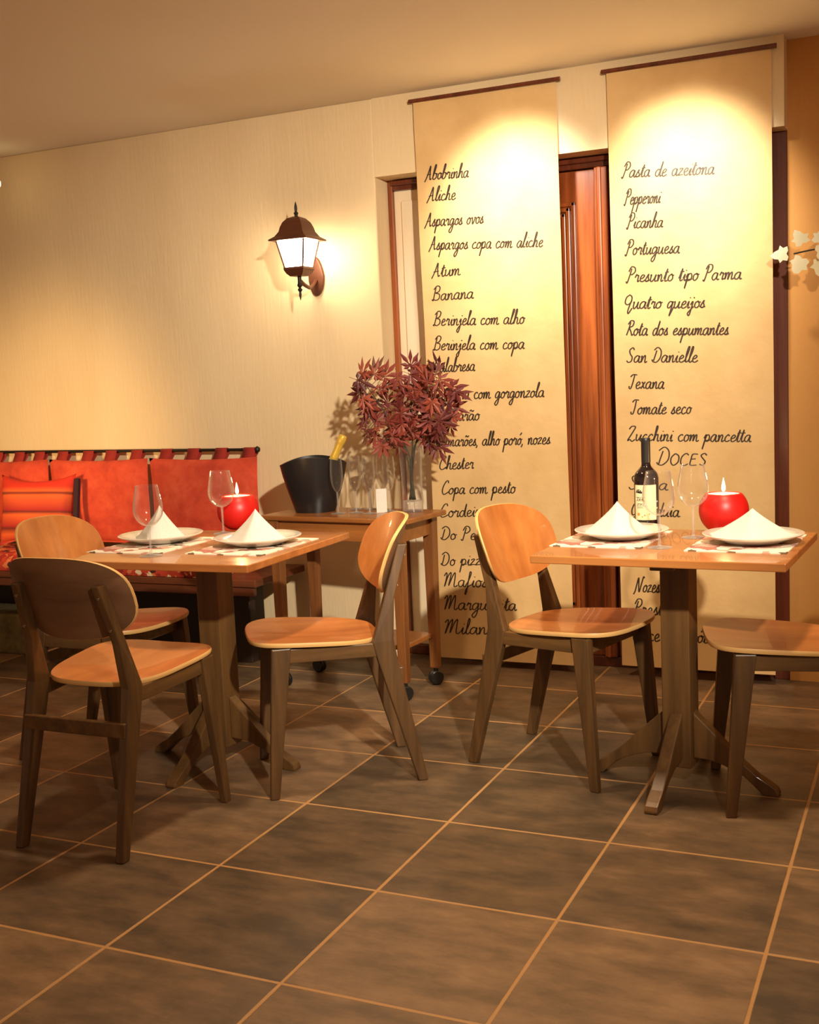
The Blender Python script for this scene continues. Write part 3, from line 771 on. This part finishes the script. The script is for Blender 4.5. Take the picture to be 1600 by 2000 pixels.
def menu(label, x0t, x1t, x0b, x1b, zb, zt, lines, seed):
    Y0 = 4.690
    def surf(x, z, off=0.0):
        d = 0.0022 * math.sin(5.1 * x + 3.7 * z + seed) + 0.0016 * math.sin(11 * z - 4 * x + seed * 2) + 0.0012 * math.sin(17 * x + 2 * seed)
        curl = 0.0
        if z < 0.35: curl = -0.02 * ((0.35 - z) / 0.35) ** 2
        return Vector((x, Y0 + d + curl + off, z))
    root = thing('menu_scroll', label, 'menu', (0, 0, 0), 0, 'kraft paper menu scrolls')
    root.location = ((x0b + x1b) / 2, Y0, 0.0)
    off = Vector(root.location)
    nx, nz = 24, 90; vs = []; fs = []
    for side in (0.0, 0.0006):
        for j in range(nz + 1):
            t = j / nz; z = zb + (zt - zb) * t
            a_ = x0b + (x0t - x0b) * t; b_ = x1b + (x1t - x1b) * t
            for i in range(nx + 1):
                vs.append(surf(a_ + (b_ - a_) * i / nx, z, side) - off)
    N = (nx + 1) * (nz + 1)
    for j in range(nz):
        for i in range(nx):
            q = j * (nx + 1) + i
            fs.append((q, q + 1, q + nx + 2, q + nx + 1)); fs.append((N + q, N + q + nx + 1, N + q + nx + 2, N + q + 1))
    mb = MB(); mb.add(vs, fs); mb.build('paper_sheet', M['kraft'], root, smooth=True)
    MB().tube([(x0t - 0.02 - off.x, -0.002, zt + 0.008), (x1t + 0.02 - off.x, -0.002, zt + 0.008)], 0.009, 12).build('hanging_rod', M['door_dark'], root, smooth=True, angle=60)
    for (tx, ax, az, bx, bz) in lines:
        size = 0.0275 if az > 0.40 else 0.0305
        if tx == 'DOCES': size = 0.034
        r = ribbons(tx, (ax, az), (bx, bz), size, 0.0049, lambda u, v: surf(u, v, -0.0012) - off)
        r.build('handwritten_line', M['marker'], root)
    return root
menu('long kraft paper menu scroll on the left, behind the vase of red leaves', -2.055, -1.418, -2.035, -1.405, 0.034, 2.47, MENU_A, 0.7)
menu('long kraft paper menu scroll on the right, behind the wine bottle', -1.206, -0.572, -1.194, -0.570, 0.05, 2.47, MENU_B, 2.1)

# ------------------------------------------------------------------ wine bottle
t = thing('wine_bottle', 'dark red wine bottle with a cream label on the right table', 'bottle', (-0.868, 3.775, TZ), math.radians(14))
prof = [(0.034, 0.0), (0.0395, 0.004), (0.040, 0.02), (0.0405, 0.10), (0.0405, 0.160), (0.040, 0.178), (0.035, 0.194), (0.024, 0.207), (0.0158, 0.218), (0.0142, 0.235)]
MB().lathe(catmull_prof(prof), 40).build('bottle_body', M['bottle_glass'], t, smooth=True, angle=60)
MB().lathe([(0.0146, 0.228), (0.0150, 0.232), (0.0150, 0.295), (0.0156, 0.298), (0.0156, 0.307), (0.0145, 0.309)], 28).build('capsule', M['capsule'], t, smooth=True, angle=40)
def cyl_place(R):
    return lambda u, v: Vector((R * math.sin(u / R), -R * math.cos(u / R), v))
def wrap(u0, u1, v0, v1, R, n=16):
    mb = MB(); vs = []; fs = []; pl = cyl_place(R)
    for i in range(n + 1):
        u = u0 + (u1 - u0) * i / n
        vs += [pl(u, v0), pl(u, v1)]
    for i in range(n): fs.append((2 * i, 2 * i + 2, 2 * i + 3, 2 * i + 1))
    mb.add(vs, fs); return mb
lb = wrap(-0.046, 0.034, 0.040, 0.156, 0.0410).build('label', M['label'], t, smooth=True)
pl = cyl_place(0.0414)
ribbons('Alda', (-0.040, 0.131), (-0.016, 0.129), 0.0050, 0.0028, pl, 0.0).build('label_lettering', M['ink'], lb)
mb = MB()
for (u0, u1, v) in ((-0.040, -0.006, 0.1145), (-0.040, -0.006, 0.1035), (-0.038, 0.002, 0.086), (-0.036, -0.012, 0.0805)):
    q = wrap(u0, u1, v, v + 0.0012, 0.0414, 8); mb.add(q.v, q.f)
q = ribbons('t e m', (-0.034, 0.106), (-0.010, 0.106), 0.0055, 0.0016, pl, 0.0); mb.add(q.v, q.f)
q = ribbons('orno', (-0.036, 0.090), (-0.004, 0.090), 0.0050, 0.0012, pl, 0.0); mb.add(q.v, q.f)
mb.build('label_lettering', M['ink'], lb)
mb = MB()
for (u, v, r) in ((-0.030, 0.059, 0.0062), (-0.008, 0.056, 0.003), (-0.016, 0.051, 0.0026), (0.008, 0.060, 0.0026)):
    vs = [pl(u, v)]; fs = []
    for k in range(20):
        rr = r * (1.0 if k % 2 else 0.72)
        vs.append(pl(u + rr * math.cos(k * PI / 10), v + rr * math.sin(k * PI / 10)))
    for k in range(20): fs.append((0, 1 + k, 1 + (k + 1) % 20))
    mb.add(vs, fs)
mb.build('label_flower_print', M['label_orange'], lb)

# ------------------------------------------------------------------ bar trolley
CT = 0.745
tr = thing('serving_trolley', 'narrow wooden serving trolley on black castors against the wall', 'trolley', (-2.225, 4.255, 0), math.radians(-5.5))
MB().box((-0.365, -0.162, CT - 0.022), (0.365, 0.162, CT)).build('top_board', M['cart_wood'], tr, bevel=0.006, seg=3)
MB().box((-0.30, -0.140, 0.645), (0.30, -0.122, CT - 0.022)).build('apron', M['cart_wood'], tr, bevel=0.002)
MB().box((-0.30, 0.122, 0.645), (0.30, 0.140, CT - 0.022)).build('apron', M['cart_wood'], tr, bevel=0.002)
for s in (-1, 1):
    MB().box((s * 0.30 - 0.009, -0.12, 0.645), (s * 0.30 + 0.009, 0.12, CT - 0.022)).build('apron', M['cart_wood'], tr, bevel=0.002)
MB().box((-0.30, -0.125, 0.205), (0.30, 0.125, 0.225)).build('shelf', M['cart_wood'], tr, bevel=0.003)
for sx_ in (-1, 1):
    for sy_ in (-1, 1):
        x, y = sx_ * 0.30, sy_ * 0.130
        MB().hexa([(x - 0.018, y - 0.018, 0.075), (x + 0.018, y - 0.018, 0.075), (x + 0.018, y + 0.018, 0.075), (x - 0.018, y + 0.018, 0.075)],
                  [(x - 0.024, y - 0.024, CT - 0.022), (x + 0.024, y - 0.024, CT - 0.022), (x + 0.024, y + 0.024, CT - 0.022), (x - 0.024, y + 0.024, CT - 0.022)]).build('leg', M['cart_leg'], tr, bevel=0.003)
        c = MB()
        c.lathe([(0.010, 0.055), (0.010, 0.078)], 12, (x, y, 0))
        rot = Matrix.Rotation(PI / 2, 3, 'X') @ Matrix.Identity(3)
        wv = MB().lathe([(0.026, -0.017), (0.031, -0.012), (0.031, -0.003), (0.027, 0.0), (0.031, 0.003), (0.031, 0.012), (0.026, 0.017)], 24)
        ca_, sa_ = math.cos(0.6), math.sin(0.6)
        Rz = Matrix.Rotation(0.5 * sx_ + 0.4, 3, 'Z')
        c.add([Rz @ (rot @ Vector(q)) + Vector((x, y, 0.031)) for q in wv.v], wv.f)
        c.build('castor', M['rubber'], tr, smooth=True, angle=40)

def on_cart(px, py):   # local trolley coordinates -> world
    a_ = math.radians(-5.5)
    return (-2.225 + px * math.cos(a_) - py * math.sin(a_), 4.255 + px * math.sin(a_) + py * math.cos(a_))

# ice bucket
bx, by = -2.415, 4.285
t = thing('ice_bucket', 'black flared ice bucket on the trolley holding a gold-necked bottle', 'ice bucket', (bx, by, CT), math.radians(25))
n = 48; vs = []; fs = []
levels = [(0.0, 0.086, 0.070), (0.05, 0.102, 0.078), (0.11, 0.120, 0.086), (0.165, 0.134, 0.092), (0.215, 0.144, 0.096)]
rings = []
for (z, a_, b_) in levels: rings.append((z, a_, b_, False))
for (z, a_, b_) in levels[::-1][:-1]: rings.append((z, a_ - 0.006, b_ - 0.006, True))
rings.append((0.008, 0.08, 0.064, True))
for (z, a_, b_, inner) in rings:
    for k in range(n):
        g = 2 * PI * k / n
        zz = z * (1.0 + 0.10 * math.sin(g) ** 2 * (z / 0.215) - 0.05 * math.cos(g) ** 2 * (z / 0.215))
        vs.append((a_ * math.cos(g), b_ * math.sin(g), zz))
for j in range(len(rings) - 1):
    for k in range(n):
        k2 = (k + 1) % n; fs.append((j * n + k, j * n + k2, (j + 1) * n + k2, (j + 1) * n + k))
fs.append(tuple(range(n))[::-1]); fs.append(tuple(range((len(rings) - 1) * n, len(rings) * n)))
mb = MB(); mb.add(vs, fs); mb.build('bucket', M['black_gloss'], t, smooth=True, angle=50)

# sparkling wine bottle leaning in the bucket
ax = Vector((0.50, 0.06, 1.0)).normalized()
base = Vector((bx + 0.005, by + 0.0, CT + 0.045))
t = thing('sparkling_wine_bottle', 'sparkling wine bottle with gold foil neck leaning in the black ice bucket', 'bottle', base)
Q = Vector((0, 0, 1)).rotation_difference(ax).to_matrix()
def rlathe(prof, nn=28):
    mbq = MB().lathe(prof, nn); mbq.v = [tuple(Q @ Vector(q)) for q in mbq.v]; return mbq
rlathe(catmull_prof([(0.030, 0.0), (0.040, 0.006), (0.041, 0.05), (0.041, 0.11), (0.032, 0.15), (0.0205, 0.180), (0.0175, 0.20)])).build('bottle_body', M['green_glass'], t, smooth=True, angle=60)
rlathe([(0.0205, 0.178), (0.0195, 0.19), (0.0172, 0.215), (0.0162, 0.27), (0.0170, 0.274), (0.0185, 0.282), (0.0185, 0.300), (0.016, 0.309)]).build('foil_neck', M['gold_foil'], t, smooth=True, angle=50)

# champagne flutes
def flute(root):
    out = [(0.0045, 0.090), (0.013, 0.100), (0.022, 0.122), (0.0268, 0.155), (0.0265, 0.190), (0.0235, 0.232)]
    MB().lathe(catmull_prof(out) + inn_prof(out, 0.001), 32, close_top=True).build('bowl', M['glass'], root, smooth=True, angle=80)
    MB().lathe([(0.0045, 0.006), (0.0032, 0.03), (0.0032, 0.06), (0.0046, 0.0905)], 12).build('stem', M['solid_glass'], root, smooth=True, angle=60)
    MB().lathe([(0.030, 0.0), (0.031, 0.0015), (0.020, 0.003), (0.0045, 0.007)], 32).build('base', M['solid_glass'], root, smooth=True, angle=60)
GF = 'champagne flutes on the trolley'
FL = [(-2.268, 4.215, 'champagne flute on the trolley directly in front of the ice bucket, leftmost'),
      (-2.262, 4.365, 'champagne flute in the back row of the trolley cluster, nearest the ice bucket'),
      (-2.198, 4.245, 'champagne flute second from the ice bucket in the front row'),
      (-2.194, 4.375, 'champagne flute in the back row, second from the ice bucket'),
      (-2.125, 4.225, 'champagne flute in the front row on the right, beside the small white card'),
      (-2.118, 4.345, 'champagne flute just behind the small white card'),
      (-2.068, 4.300, 'champagne flute of the cluster nearest the vase of red leaves, rightmost')]
f0 = None
for x, y, lab in FL:
    if f0 is None:
        f0 = thing('champagne_flute', lab, 'champagne flute', (x, y, CT), 0, GF); flute(f0)
    else: dup(f0, (x, y, CT), 0, lab)
o = MB().hexa([(-0.022, -0.012, 0), (0.022, -0.012, 0), (0.022, 0.012, 0), (-0.022, 0.012, 0)], [(-0.022, -0.0012, 0.098), (0.022, -0.0012, 0.098), (0.022, 0.0012, 0.098), (-0.022, 0.0012, 0.098)]).build('table_card', M['linen'])
o.location = (-2.095, 4.278, CT); o.rotation_euler = (0, 0, 0.45)
tag(o, 'small white card standing among the champagne flutes', 'card')

# vase
vx, vy = -1.965, 4.305
t = thing('glass_vase', 'tall clear glass vase at the right end of the trolley holding red leaves', 'vase', (vx, vy, CT))
out = [(0.042, 0.0), (0.0435, 0.004), (0.043, 0.06), (0.044, 0.16), (0.050, 0.27)]
inn = [(0.0478, 0.27), (0.0418, 0.16), (0.0405, 0.07), (0.036, 0.046), (0.001, 0.044)]
MB().lathe(out + inn[:-2], 40, close_bottom=False, close_top=False).build('vase_wall', M['glass'], t, smooth=True, angle=50)
MB().lathe([(0.0405, 0.0), (0.0415, 0.003), (0.0415, 0.040), (0.039, 0.046), (0.020, 0.042)], 40).build('thick_base', M['solid_glass'], t, smooth=True, angle=50)

# ------------------------------------------------------------------ red maple branches
def maple_mesh(k):
    rnd = random.Random(k); mb = MB()
    nl = 7
    angs = [-2.0, -1.25, -0.6, 0.0, 0.6, 1.25, 2.0]; lens = [0.42, 0.74, 0.95, 1.08, 0.95, 0.74, 0.42]
    for a_, L in zip(angs, lens):
        a_ += rnd.uniform(-0.1, 0.1); L *= rnd.uniform(0.85, 1.1)
        d = Vector((math.sin(a_), math.cos(a_), 0)); nn = Vector((d.y, -d.x, 0))
        sag = rnd.uniform(-0.25, 0.05)
        def P(u, wd, zz=0.0): return d * u * L + nn * wd + Vector((0, 0, sag * u * u * L + zz))
        vs = [P(0, 0), P(0.30, 0.055, -0.02), P(0.52, 0.12, -0.04), P(0.75, 0.07, -0.02), P(1.0, 0), P(0.75, -0.07, -0.02), P(0.52, -0.12, -0.04), P(0.30, -0.055, -0.02), P(0.3, 0, 0.015), P(0.55, 0, 0.015), P(0.78, 0, 0.008)]
        fs = [(0, 1, 8), (0, 8, 7), (1, 2, 9, 8), (8, 9, 6, 7), (2, 3, 10, 9), (9, 10, 5, 6), (3, 4, 10), (10, 4, 5)]
        mb.add(vs, fs)
    mb.tube([(0, 0, 0), (0, -0.25, 0.03), (0, -0.5, 0.02)], 0.012, 5)
    return mb
leaf_meshes = []
for k in range(4):
    o = maple_mesh(k + 3).build('leaf', M['maple'])
    leaf_meshes.append(o.data); bpy.data.objects.remove(o)
SP = Vector((vx, vy, CT + 0.05))
def pxw(dx, dz, dy=0): return Vector((vx + dx, vy + dy, CT + dz))
# each branch: stem control points relative to the vase foot (right, up, back), its leaf spots
BR = [('leaning far left at the top', [(0.012, 0.05), (-0.004, 0.16), (-0.03, 0.28), (-0.10, 0.42), (-0.17, 0.53)], [(-0.17, 0.575), (-0.22, 0.545), (-0.13, 0.56), (-0.20, 0.50), (-0.15, 0.50), (-0.11, 0.51), (-0.19, 0.455), (-0.13, 0.45), (-0.20, 0.43)]),
      ('reaching left low over the flutes', [(-0.012, 0.05), (0.004, 0.16), (-0.02, 0.27), (-0.09, 0.35), (-0.17, 0.39)], [(-0.19, 0.40), (-0.15, 0.385), (-0.17, 0.35), (-0.12, 0.35), (-0.20, 0.33), (-0.13, 0.31), (-0.08, 0.34), (-0.10, 0.285), (-0.055, 0.30), (-0.07, 0.38)]),
      ('upright in the middle', [(0.006, 0.05), (0.0, 0.16), (0.01, 0.28), (0.005, 0.42), (0.01, 0.55)], [(0.01, 0.60), (-0.02, 0.56), (0.04, 0.565), (0.0, 0.51), (0.045, 0.50), (-0.04, 0.49), (0.01, 0.455), (0.05, 0.44), (-0.03, 0.43), (0.02, 0.39), (-0.02, 0.37), (0.045, 0.36)]),
      ('leaning right at the top', [(-0.010, 0.05), (0.004, 0.16), (0.03, 0.29), (0.10, 0.42), (0.16, 0.54)], [(0.17, 0.585), (0.12, 0.575), (0.20, 0.54), (0.145, 0.53), (0.10, 0.52), (0.19, 0.49), (0.14, 0.475), (0.09, 0.46), (0.165, 0.435), (0.115, 0.42), (0.08, 0.50)]),
      ('reaching right low over the trolley end', [(0.0, 0.05), (-0.004, 0.16), (0.02, 0.27), (0.09, 0.34), (0.19, 0.375)], [(0.22, 0.385), (0.17, 0.38), (0.13, 0.375), (0.19, 0.345), (0.14, 0.335), (0.09, 0.33), (0.10, 0.285), (0.06, 0.30), (0.15, 0.41), (0.08, 0.385)])]
for name, ctrl, spots in BR:
    rnd = random.Random(name)
    dyb = rnd.uniform(-0.05, 0.05)
    b = thing('maple_branch', 'red maple branch in the glass vase, ' + name, 'branch', SP, 0, 'maple branches in the vase')
    pts = [Vector((x, dyb * max(0, z - 0.25) * 3, z - 0.05)) for x, z in ctrl]
    path = catmull(pts, 5)
    sb = MB(); sb.tube(path, [0.0042 - 0.0026 * i / (len(path) - 1) for i in range(len(path))], 7)
    for (sx_, sz_) in spots + [(a_ + rnd.uniform(-0.035, 0.035), b_ + rnd.uniform(-0.035, 0.02)) for a_, b_ in spots]:
        q = Vector((sx_ * 0.88 + 0.004, dyb + rnd.uniform(-0.09, 0.09), sz_ - 0.05))
        near = min(path[6:], key=lambda w_: (w_ - q).length)
        sb.tube([near, (near + q) / 2 + Vector((0, 0, 0.008)), q], 0.0011, 5)
        lf = bpy.data.objects.new('leaf', rnd.choice(leaf_meshes)); COL.objects.link(lf); lf.parent = b
        s = rnd.uniform(0.058, 0.082)
        lf.location = q; lf.scale = (s, s, s)
        # hang outward: leaf tip away from the branch, face roughly towards the room
        out_ = (q - near); out_.y = rnd.uniform(-0.03, 0.03); out_ += Vector((rnd.uniform(-1, 1), 0, rnd.uniform(-1, 0.6))) * 0.05
        ydir = out_.normalized(); face = Vector((rnd.uniform(-0.7, 0.9), -1, rnd.uniform(-0.3, 0.9))).normalized()
        xd = ydir.cross(face).normalized(); zd = xd.cross(ydir)
        lf.rotation_euler = Matrix((xd, ydir, zd)).transposed().to_euler()
    sb.build('stem', M['stem_dark'], b, smooth=True)

# ------------------------------------------------------------------ wall lantern
lx, ly = -2.555, 4.50
t = thing('wall_lantern', 'brown four-sided coach lantern lit on the plaster wall', 'wall lamp', (lx, ly, 0))
def ring(hw, z): return [(-hw, -hw, z), (hw, -hw, z), (hw, hw, z), (-hw, hw, z)]
mb = MB(); zs = [(0.093, 1.914), (0.094, 1.920), (0.073, 1.934), (0.059, 1.955), (0.054, 1.975), (0.045, 1.996), (0.030, 2.012), (0.012, 2.020)]
for (h0, z0), (h1, z1) in zip(zs[:-1], zs[1:]): mb.hexa(ring(h0, z0), ring(h1, z1))
mb.build('roof', M['bronze'], t)
MB().lathe(catmull_prof([(0.010, 2.016), (0.007, 2.026), (0.0105, 2.034), (0.0055, 2.042), (0.0065, 2.052), (0.0055, 2.066), (0.001, 2.084)]), 16).build('finial', M['iron'], t, smooth=True)
gt, gb = 0.068, 0.045; zt_, zb_ = 1.913, 1.800
def lerp(a_, b_, t_): return a_ + (b_ - a_) * t_
for k in range(4):
    R = Matrix.Rotation(k * PI / 2, 3, 'Z')
    mb = MB(); mb.hexa([R @ Vector(q) for q in ((-gb, -gb + 0.002, zb_), (gb, -gb + 0.002, zb_), (gb, -gb + 0.004, zb_), (-gb, -gb + 0.004, zb_))],
                       [R @ Vector(q) for q in ((-gt, -gt + 0.002, zt_), (gt, -gt + 0.002, zt_), (gt, -gt + 0.004, zt_), (-gt, -gt + 0.004, zt_))])
    mb.build('glass_pane', M['lamp_glass'], t)
    mb = MB(); mb.tube([R @ Vector((-gb, -gb, zb_)), R @ Vector((-gt, -gt, zt_))], 0.0042, 8); mb.build('corner_bar', M['bronze'], t)
mb = MB()
for (h0, z0), (h1, z1) in zip([(0.030, 1.762), (0.042, 1.775), (0.050, 1.792), (0.049, 1.801)][:-1], [(0.042, 1.775), (0.050, 1.792), (0.049, 1.801)]): mb.hexa(ring(h0, z0), ring(h1, z1))
mb.build('base_cup', M['bronze'], t)
MB().lathe(catmull_prof([(0.009, 1.763), (0.0085, 1.735), (0.012, 1.722), (0.0055, 1.712), (0.011, 1.704), (0.0055, 1.694), (0.006, 1.68), (0.001, 1.658)]), 16).build('lower_finial', M['iron'], t, smooth=True)
d = Vector((-0.022, WY - ly, 0))
MB().tube(catmull([(0, 0.006, 1.742), (0.0, 0.06, 1.722), (-0.01, 0.12, 1.722), (-0.02, 0.185, 1.755)], 6), 0.009, 10).build('bracket_arm', M['bronze'], t, smooth=True)
pts = []
for k in range(28):
    a_ = 2 * PI * k / 28
    wv = 0.040 * (1 + 0.16 * math.cos(2 * a_)) if True else 0
    pts.append((-0.022 + 0.040 * math.cos(a_) * (1 - 0.28 * max(0, math.sin(a_))), WY - ly, 1.775 + 0.088 * math.sin(a_)))
mb = MB(); mb.prism(pts, (0, -0.018, 0)); mb.build('wall_plate', M['bronze'], t, bevel=0.006, seg=3)

# lamp cut off by the left edge: a small globe bulb on the wall
t = thing('globe_wall_lamp', 'small glowing globe lamp at the far left edge, high on the plaster wall', 'wall lamp', (-4.262, 4.50, 2.345))
MB().lathe([(0.002, -0.03), (0.02, -0.024), (0.03, -0.008), (0.03, 0.008), (0.02, 0.024), (0.006, 0.03)], 20).build('globe', M['bulb'], t, smooth=True)
MB().tube([(-0.025, 0.0, 0.0), (-0.30, 0.0, 0.0), (-0.30, 0.205, 0.0)], 0.008, 10).build('bracket', M['iron'], t, smooth=True, angle=50)

# ------------------------------------------------------------------ bench with cushions
bn = thing('bench', 'dark wooden wall bench along the plaster wall behind the left table', 'bench', (-3.85, 4.45, 0))
def bb(name, a_, b_, mat, bev=0.004):
    o = Vector((-3.85, 4.45, 0))
    return MB().box(Vector(a_) - o, Vector(b_) - o).build(name, mat, bn, bevel=bev)
bb('seat_board', (-5.2, 4.25, 0.405), (-2.72, 4.69, 0.437), M['bench_wood'])
bb('front_rail', (-5.2, 4.262, 0.362), (-2.74, 4.29, 0.405), M['bench_wood'])
bb('end_post', (-3.05, 4.47, 0.0), (-2.90, 4.60, 0.405), M['bench_dark'])
bb('back_board', (-5.2, 4.62, 0.02), (-3.10, 4.65, 0.405), M['bench_dark'])
pb = bb('plinth', (-5.2, 4.31, 0.0), (-3.75, 4.55, 0.205), M['stone'], 0.01)

def pillow_mesh(wd, ht, th, n=22, pinch=0.10, sag=0.0):
    mb = MB(); vs = []; fs = []
    for side in (-1, 1):
        for j in range(n + 1):
            for i in range(n + 1):
                u = -1 + 2 * i / n; v = -1 + 2 * j / n
                e = max(0.0, (1 - abs(u) ** 2.6)) ** 0.5 * max(0.0, (1 - abs(v) ** 2.6)) ** 0.5
                x = u * wd / 2 * (1 - pinch * (1 - abs(v) ** 2) * abs(u) ** 4 * 0.5)
                z = v * ht / 2 * (1 - pinch * (1 - abs(u) ** 2) * abs(v) ** 4)
                y = side * th / 2 * e + 0.006 * e * math.sin(5 * u + 3 * v) * (1 if side < 0 else 0)
                vs.append((x, y, z + ht / 2))
    N = (n + 1) ** 2
    for j in range(n):
        for i in range(n):
            q = j * (n + 1) + i
            fs.append((q, q + 1, q + n + 2, q + n + 1)); fs.append((N + q, N + q + n + 1, N + q + n + 2, N + q + 1))
    for i in range(n):
        for a_, b_ in ((i, i + 1), (n * (n + 1) + i, n * (n + 1) + i + 1), (i * (n + 1), (i + 1) * (n + 1)), (i * (n + 1) + n, (i + 1) * (n + 1) + n)):
            fs.append((a_, b_, N + b_, N + a_))
    mb.add(vs, fs); return mb

# seat pad
mb = MB(); L = 2.30; n = 40
vs = []; fs = []; sec = [(0.0, 0.002), (-0.006, 0.02), (-0.004, 0.066), (0.02, 0.082), (0.18, 0.086), (0.34, 0.080), (0.36, 0.03), (0.355, 0.002)]
for i in range(n + 1):
    x = -L / 2 + L * i / n
    for (y, z) in sec: vs.append((x, y + 0.004 * math.sin(9 * x), z + 0.003 * math.sin(13 * x + 5 * y) * (1 if z > 0.04 else 0)))
k = len(sec)
for i in range(n):
    for j in range(k):
        j2 = (j + 1) % k; fs.append((i * k + j, i * k + j2, (i + 1) * k + j2, (i + 1) * k + j))
fs.append(tuple(range(k))); fs.append(tuple(range(n * k, n * k + k))[::-1])
mb.add(vs, fs); o = mb.build('seat_pad', M['bench_fabric'], smooth=True, angle=60)
o.location = (-2.93 - L / 2, 4.255, 0.4372)
tag(o, 'red patterned seat pad lying on the wall bench', 'cushion')

# rod with hanging back cushions
RZ, RYY = 0.990, 4.655
t = thing('cushion_rod', 'thin dark iron rod along the wall from which the red cushions hang', 'rod', (-2.935, RYY, RZ))
MB().tube([(0, 0, 0), (-2.2, 0, 0.012)], 0.0075, 12).build('rod', M['iron'], t, smooth=True, angle=60)
MB().lathe(catmull_prof([(0.002, -0.016), (0.012, -0.009), (0.0145, 0.0), (0.012, 0.009), (0.002, 0.016)]), 16).build('finial', M['iron'], t, smooth=True)
COL.objects[-1].location = (0.012, 0, 0)
for x in (-0.10, -1.3):
    MB().tube([(x, 0, 0.0), (x, 0.05, 0.0)], 0.006, 8).build('wall_bracket', M['iron'], t, smooth=True, angle=60)
GB = 'red back cushions hung on the rod'
CU = [(-3.207, 'red suede back cushion hanging at the right end of the rod behind the left table', (-0.235, -0.075, 0.085, 0.245)),
      (-3.840, 'red suede back cushion hanging in the middle of the rod', (-0.25, -0.085, 0.06, 0.22)),
      (-4.470, 'red suede back cushion at the left edge of the photo behind the striped pillow', (-0.22, -0.06, 0.09, 0.225))]
for x, lab, tabs in CU:
    c = thing('back_cushion', lab, 'cushion', (x, 4.632, 0.525), 0, GB)
    o = pillow_mesh(0.622, 0.435, 0.10, 24, 0.05).build('cushion_body', M['suede'], c, smooth=True)
    o.location = (0, -0.025, 0)
    for tx in tabs:
        w2 = 0.034; mb = MB()
        yr = RYY - 4.632; zr = RZ - 0.525
        loop = [(-0.02, 0.405), (yr - 0.013, zr - 0.01), (yr - 0.0105, zr + 0.006), (yr, zr + 0.0115), (yr + 0.0105, zr + 0.006), (yr + 0.012, zr - 0.02), (-0.005, 0.405)]
        vs = []; fs = []
        for (y, z) in loop: vs += [(tx - w2, y, z), (tx + w2, y, z)]
        for i in range(len(loop) - 1): fs.append((2 * i, 2 * i + 1, 2 * i + 3, 2 * i + 2))
        mb.add(vs, fs)
        o = mb.build('hanging_tab', M['suede_tab'], c, smooth=True)
        sm = o.modifiers.new('thickness', 'SOLIDIFY'); sm.thickness = 0.002

# striped throw pillow
c = thing('throw_pillow', 'red and orange striped pillow with dark side trim leaning on the bench at far left', 'pillow', (-4.13, 4.44, 0.530))
c.rotation_euler = (math.radians(-10), 0, math.radians(4))
pillow_mesh(0.46, 0.37, 0.14, 24, 0.22).build('pillow_body', M['striped'], c, smooth=True)
MB().box((0.222, -0.012, 0.02), (0.250, 0.012, 0.345)).build('side_trim', M['tassel'], c, bevel=0.005)

# ------------------------------------------------------------------ white leaf sprig at the right edge
t = thing('white_leaf_garland', 'garland of white silk ivy leaves in front of the wall at the right edge', 'garland', (-0.125, 4.60, 1.69))
path = catmull([(-0.36, 0.0, 0.005), (-0.25, -0.01, 0.015), (-0.12, 0.0, -0.005), (0.0, 0.02, 0.02), (0.3, 0.06, 0.05), (0.55, 0.19, 0.08)], 5)
MB().tube(path, 0.003, 6).build('stem', M['stem_dark'], t, smooth=True)
def ivy(k):
    rnd = random.Random(k); mb = MB()
    out = [(0, -0.25), (0.28, -0.42), (0.62, -0.30), (0.52, 0.02), (0.80, 0.30), (0.42, 0.42), (0.30, 0.75), (0, 1.0)]
    out = out + [(-x, y) for x, y in out[1:-1][::-1]]
    out = [(x * rnd.uniform(0.9, 1.1), y * rnd.uniform(0.9, 1.1)) for x, y in out]
    vs = [(0, 0.1, 0.06)] + [(x, y, -0.12 * (x * x + y * y) + 0.02) for x, y in out]
    mb.add(vs, [(0, 1 + i, 1 + (i + 1) % len(out)) for i in range(len(out))])
    o = mb.build('leaf', M['white_leaf'], smooth=True); me = o.data; bpy.data.objects.remove(o); return me
ivm = [ivy(k) for k in range(3)]
rnd = random.Random(5)
for (x, z, rot) in [(-0.395, 0.005, 1.6), (-0.330, 0.050, 0.5), (-0.335, -0.028, 2.6), (-0.265, 0.048, -0.4), (-0.262, 0.005, -1.3), (-0.262, -0.040, 3.0), (-0.205, 0.030, -0.2), (-0.20, -0.035, 2.4), (-0.14, 0.04, 0.3), (-0.12, -0.04, 2.9), (-0.06, 0.03, 0.9), (-0.04, -0.05, 3.3)]:
    lf = bpy.data.objects.new('leaf', rnd.choice(ivm)); COL.objects.link(lf); lf.parent = t
    lf.location = (x, rnd.uniform(-0.03, 0.0), z); s = rnd.uniform(0.042, 0.050); lf.scale = (s, s, s)
    ydir = Vector((-math.sin(rot), rnd.uniform(-0.2, 0.2), math.cos(rot))).normalized()
    face = Vector((rnd.uniform(-0.2, 0.5), -1, rnd.uniform(0.0, 0.4))).normalized()
    xd = ydir.cross(face).normalized(); zd = xd.cross(ydir)
    lf.rotation_euler = Matrix((xd, ydir, zd)).transposed().to_euler()
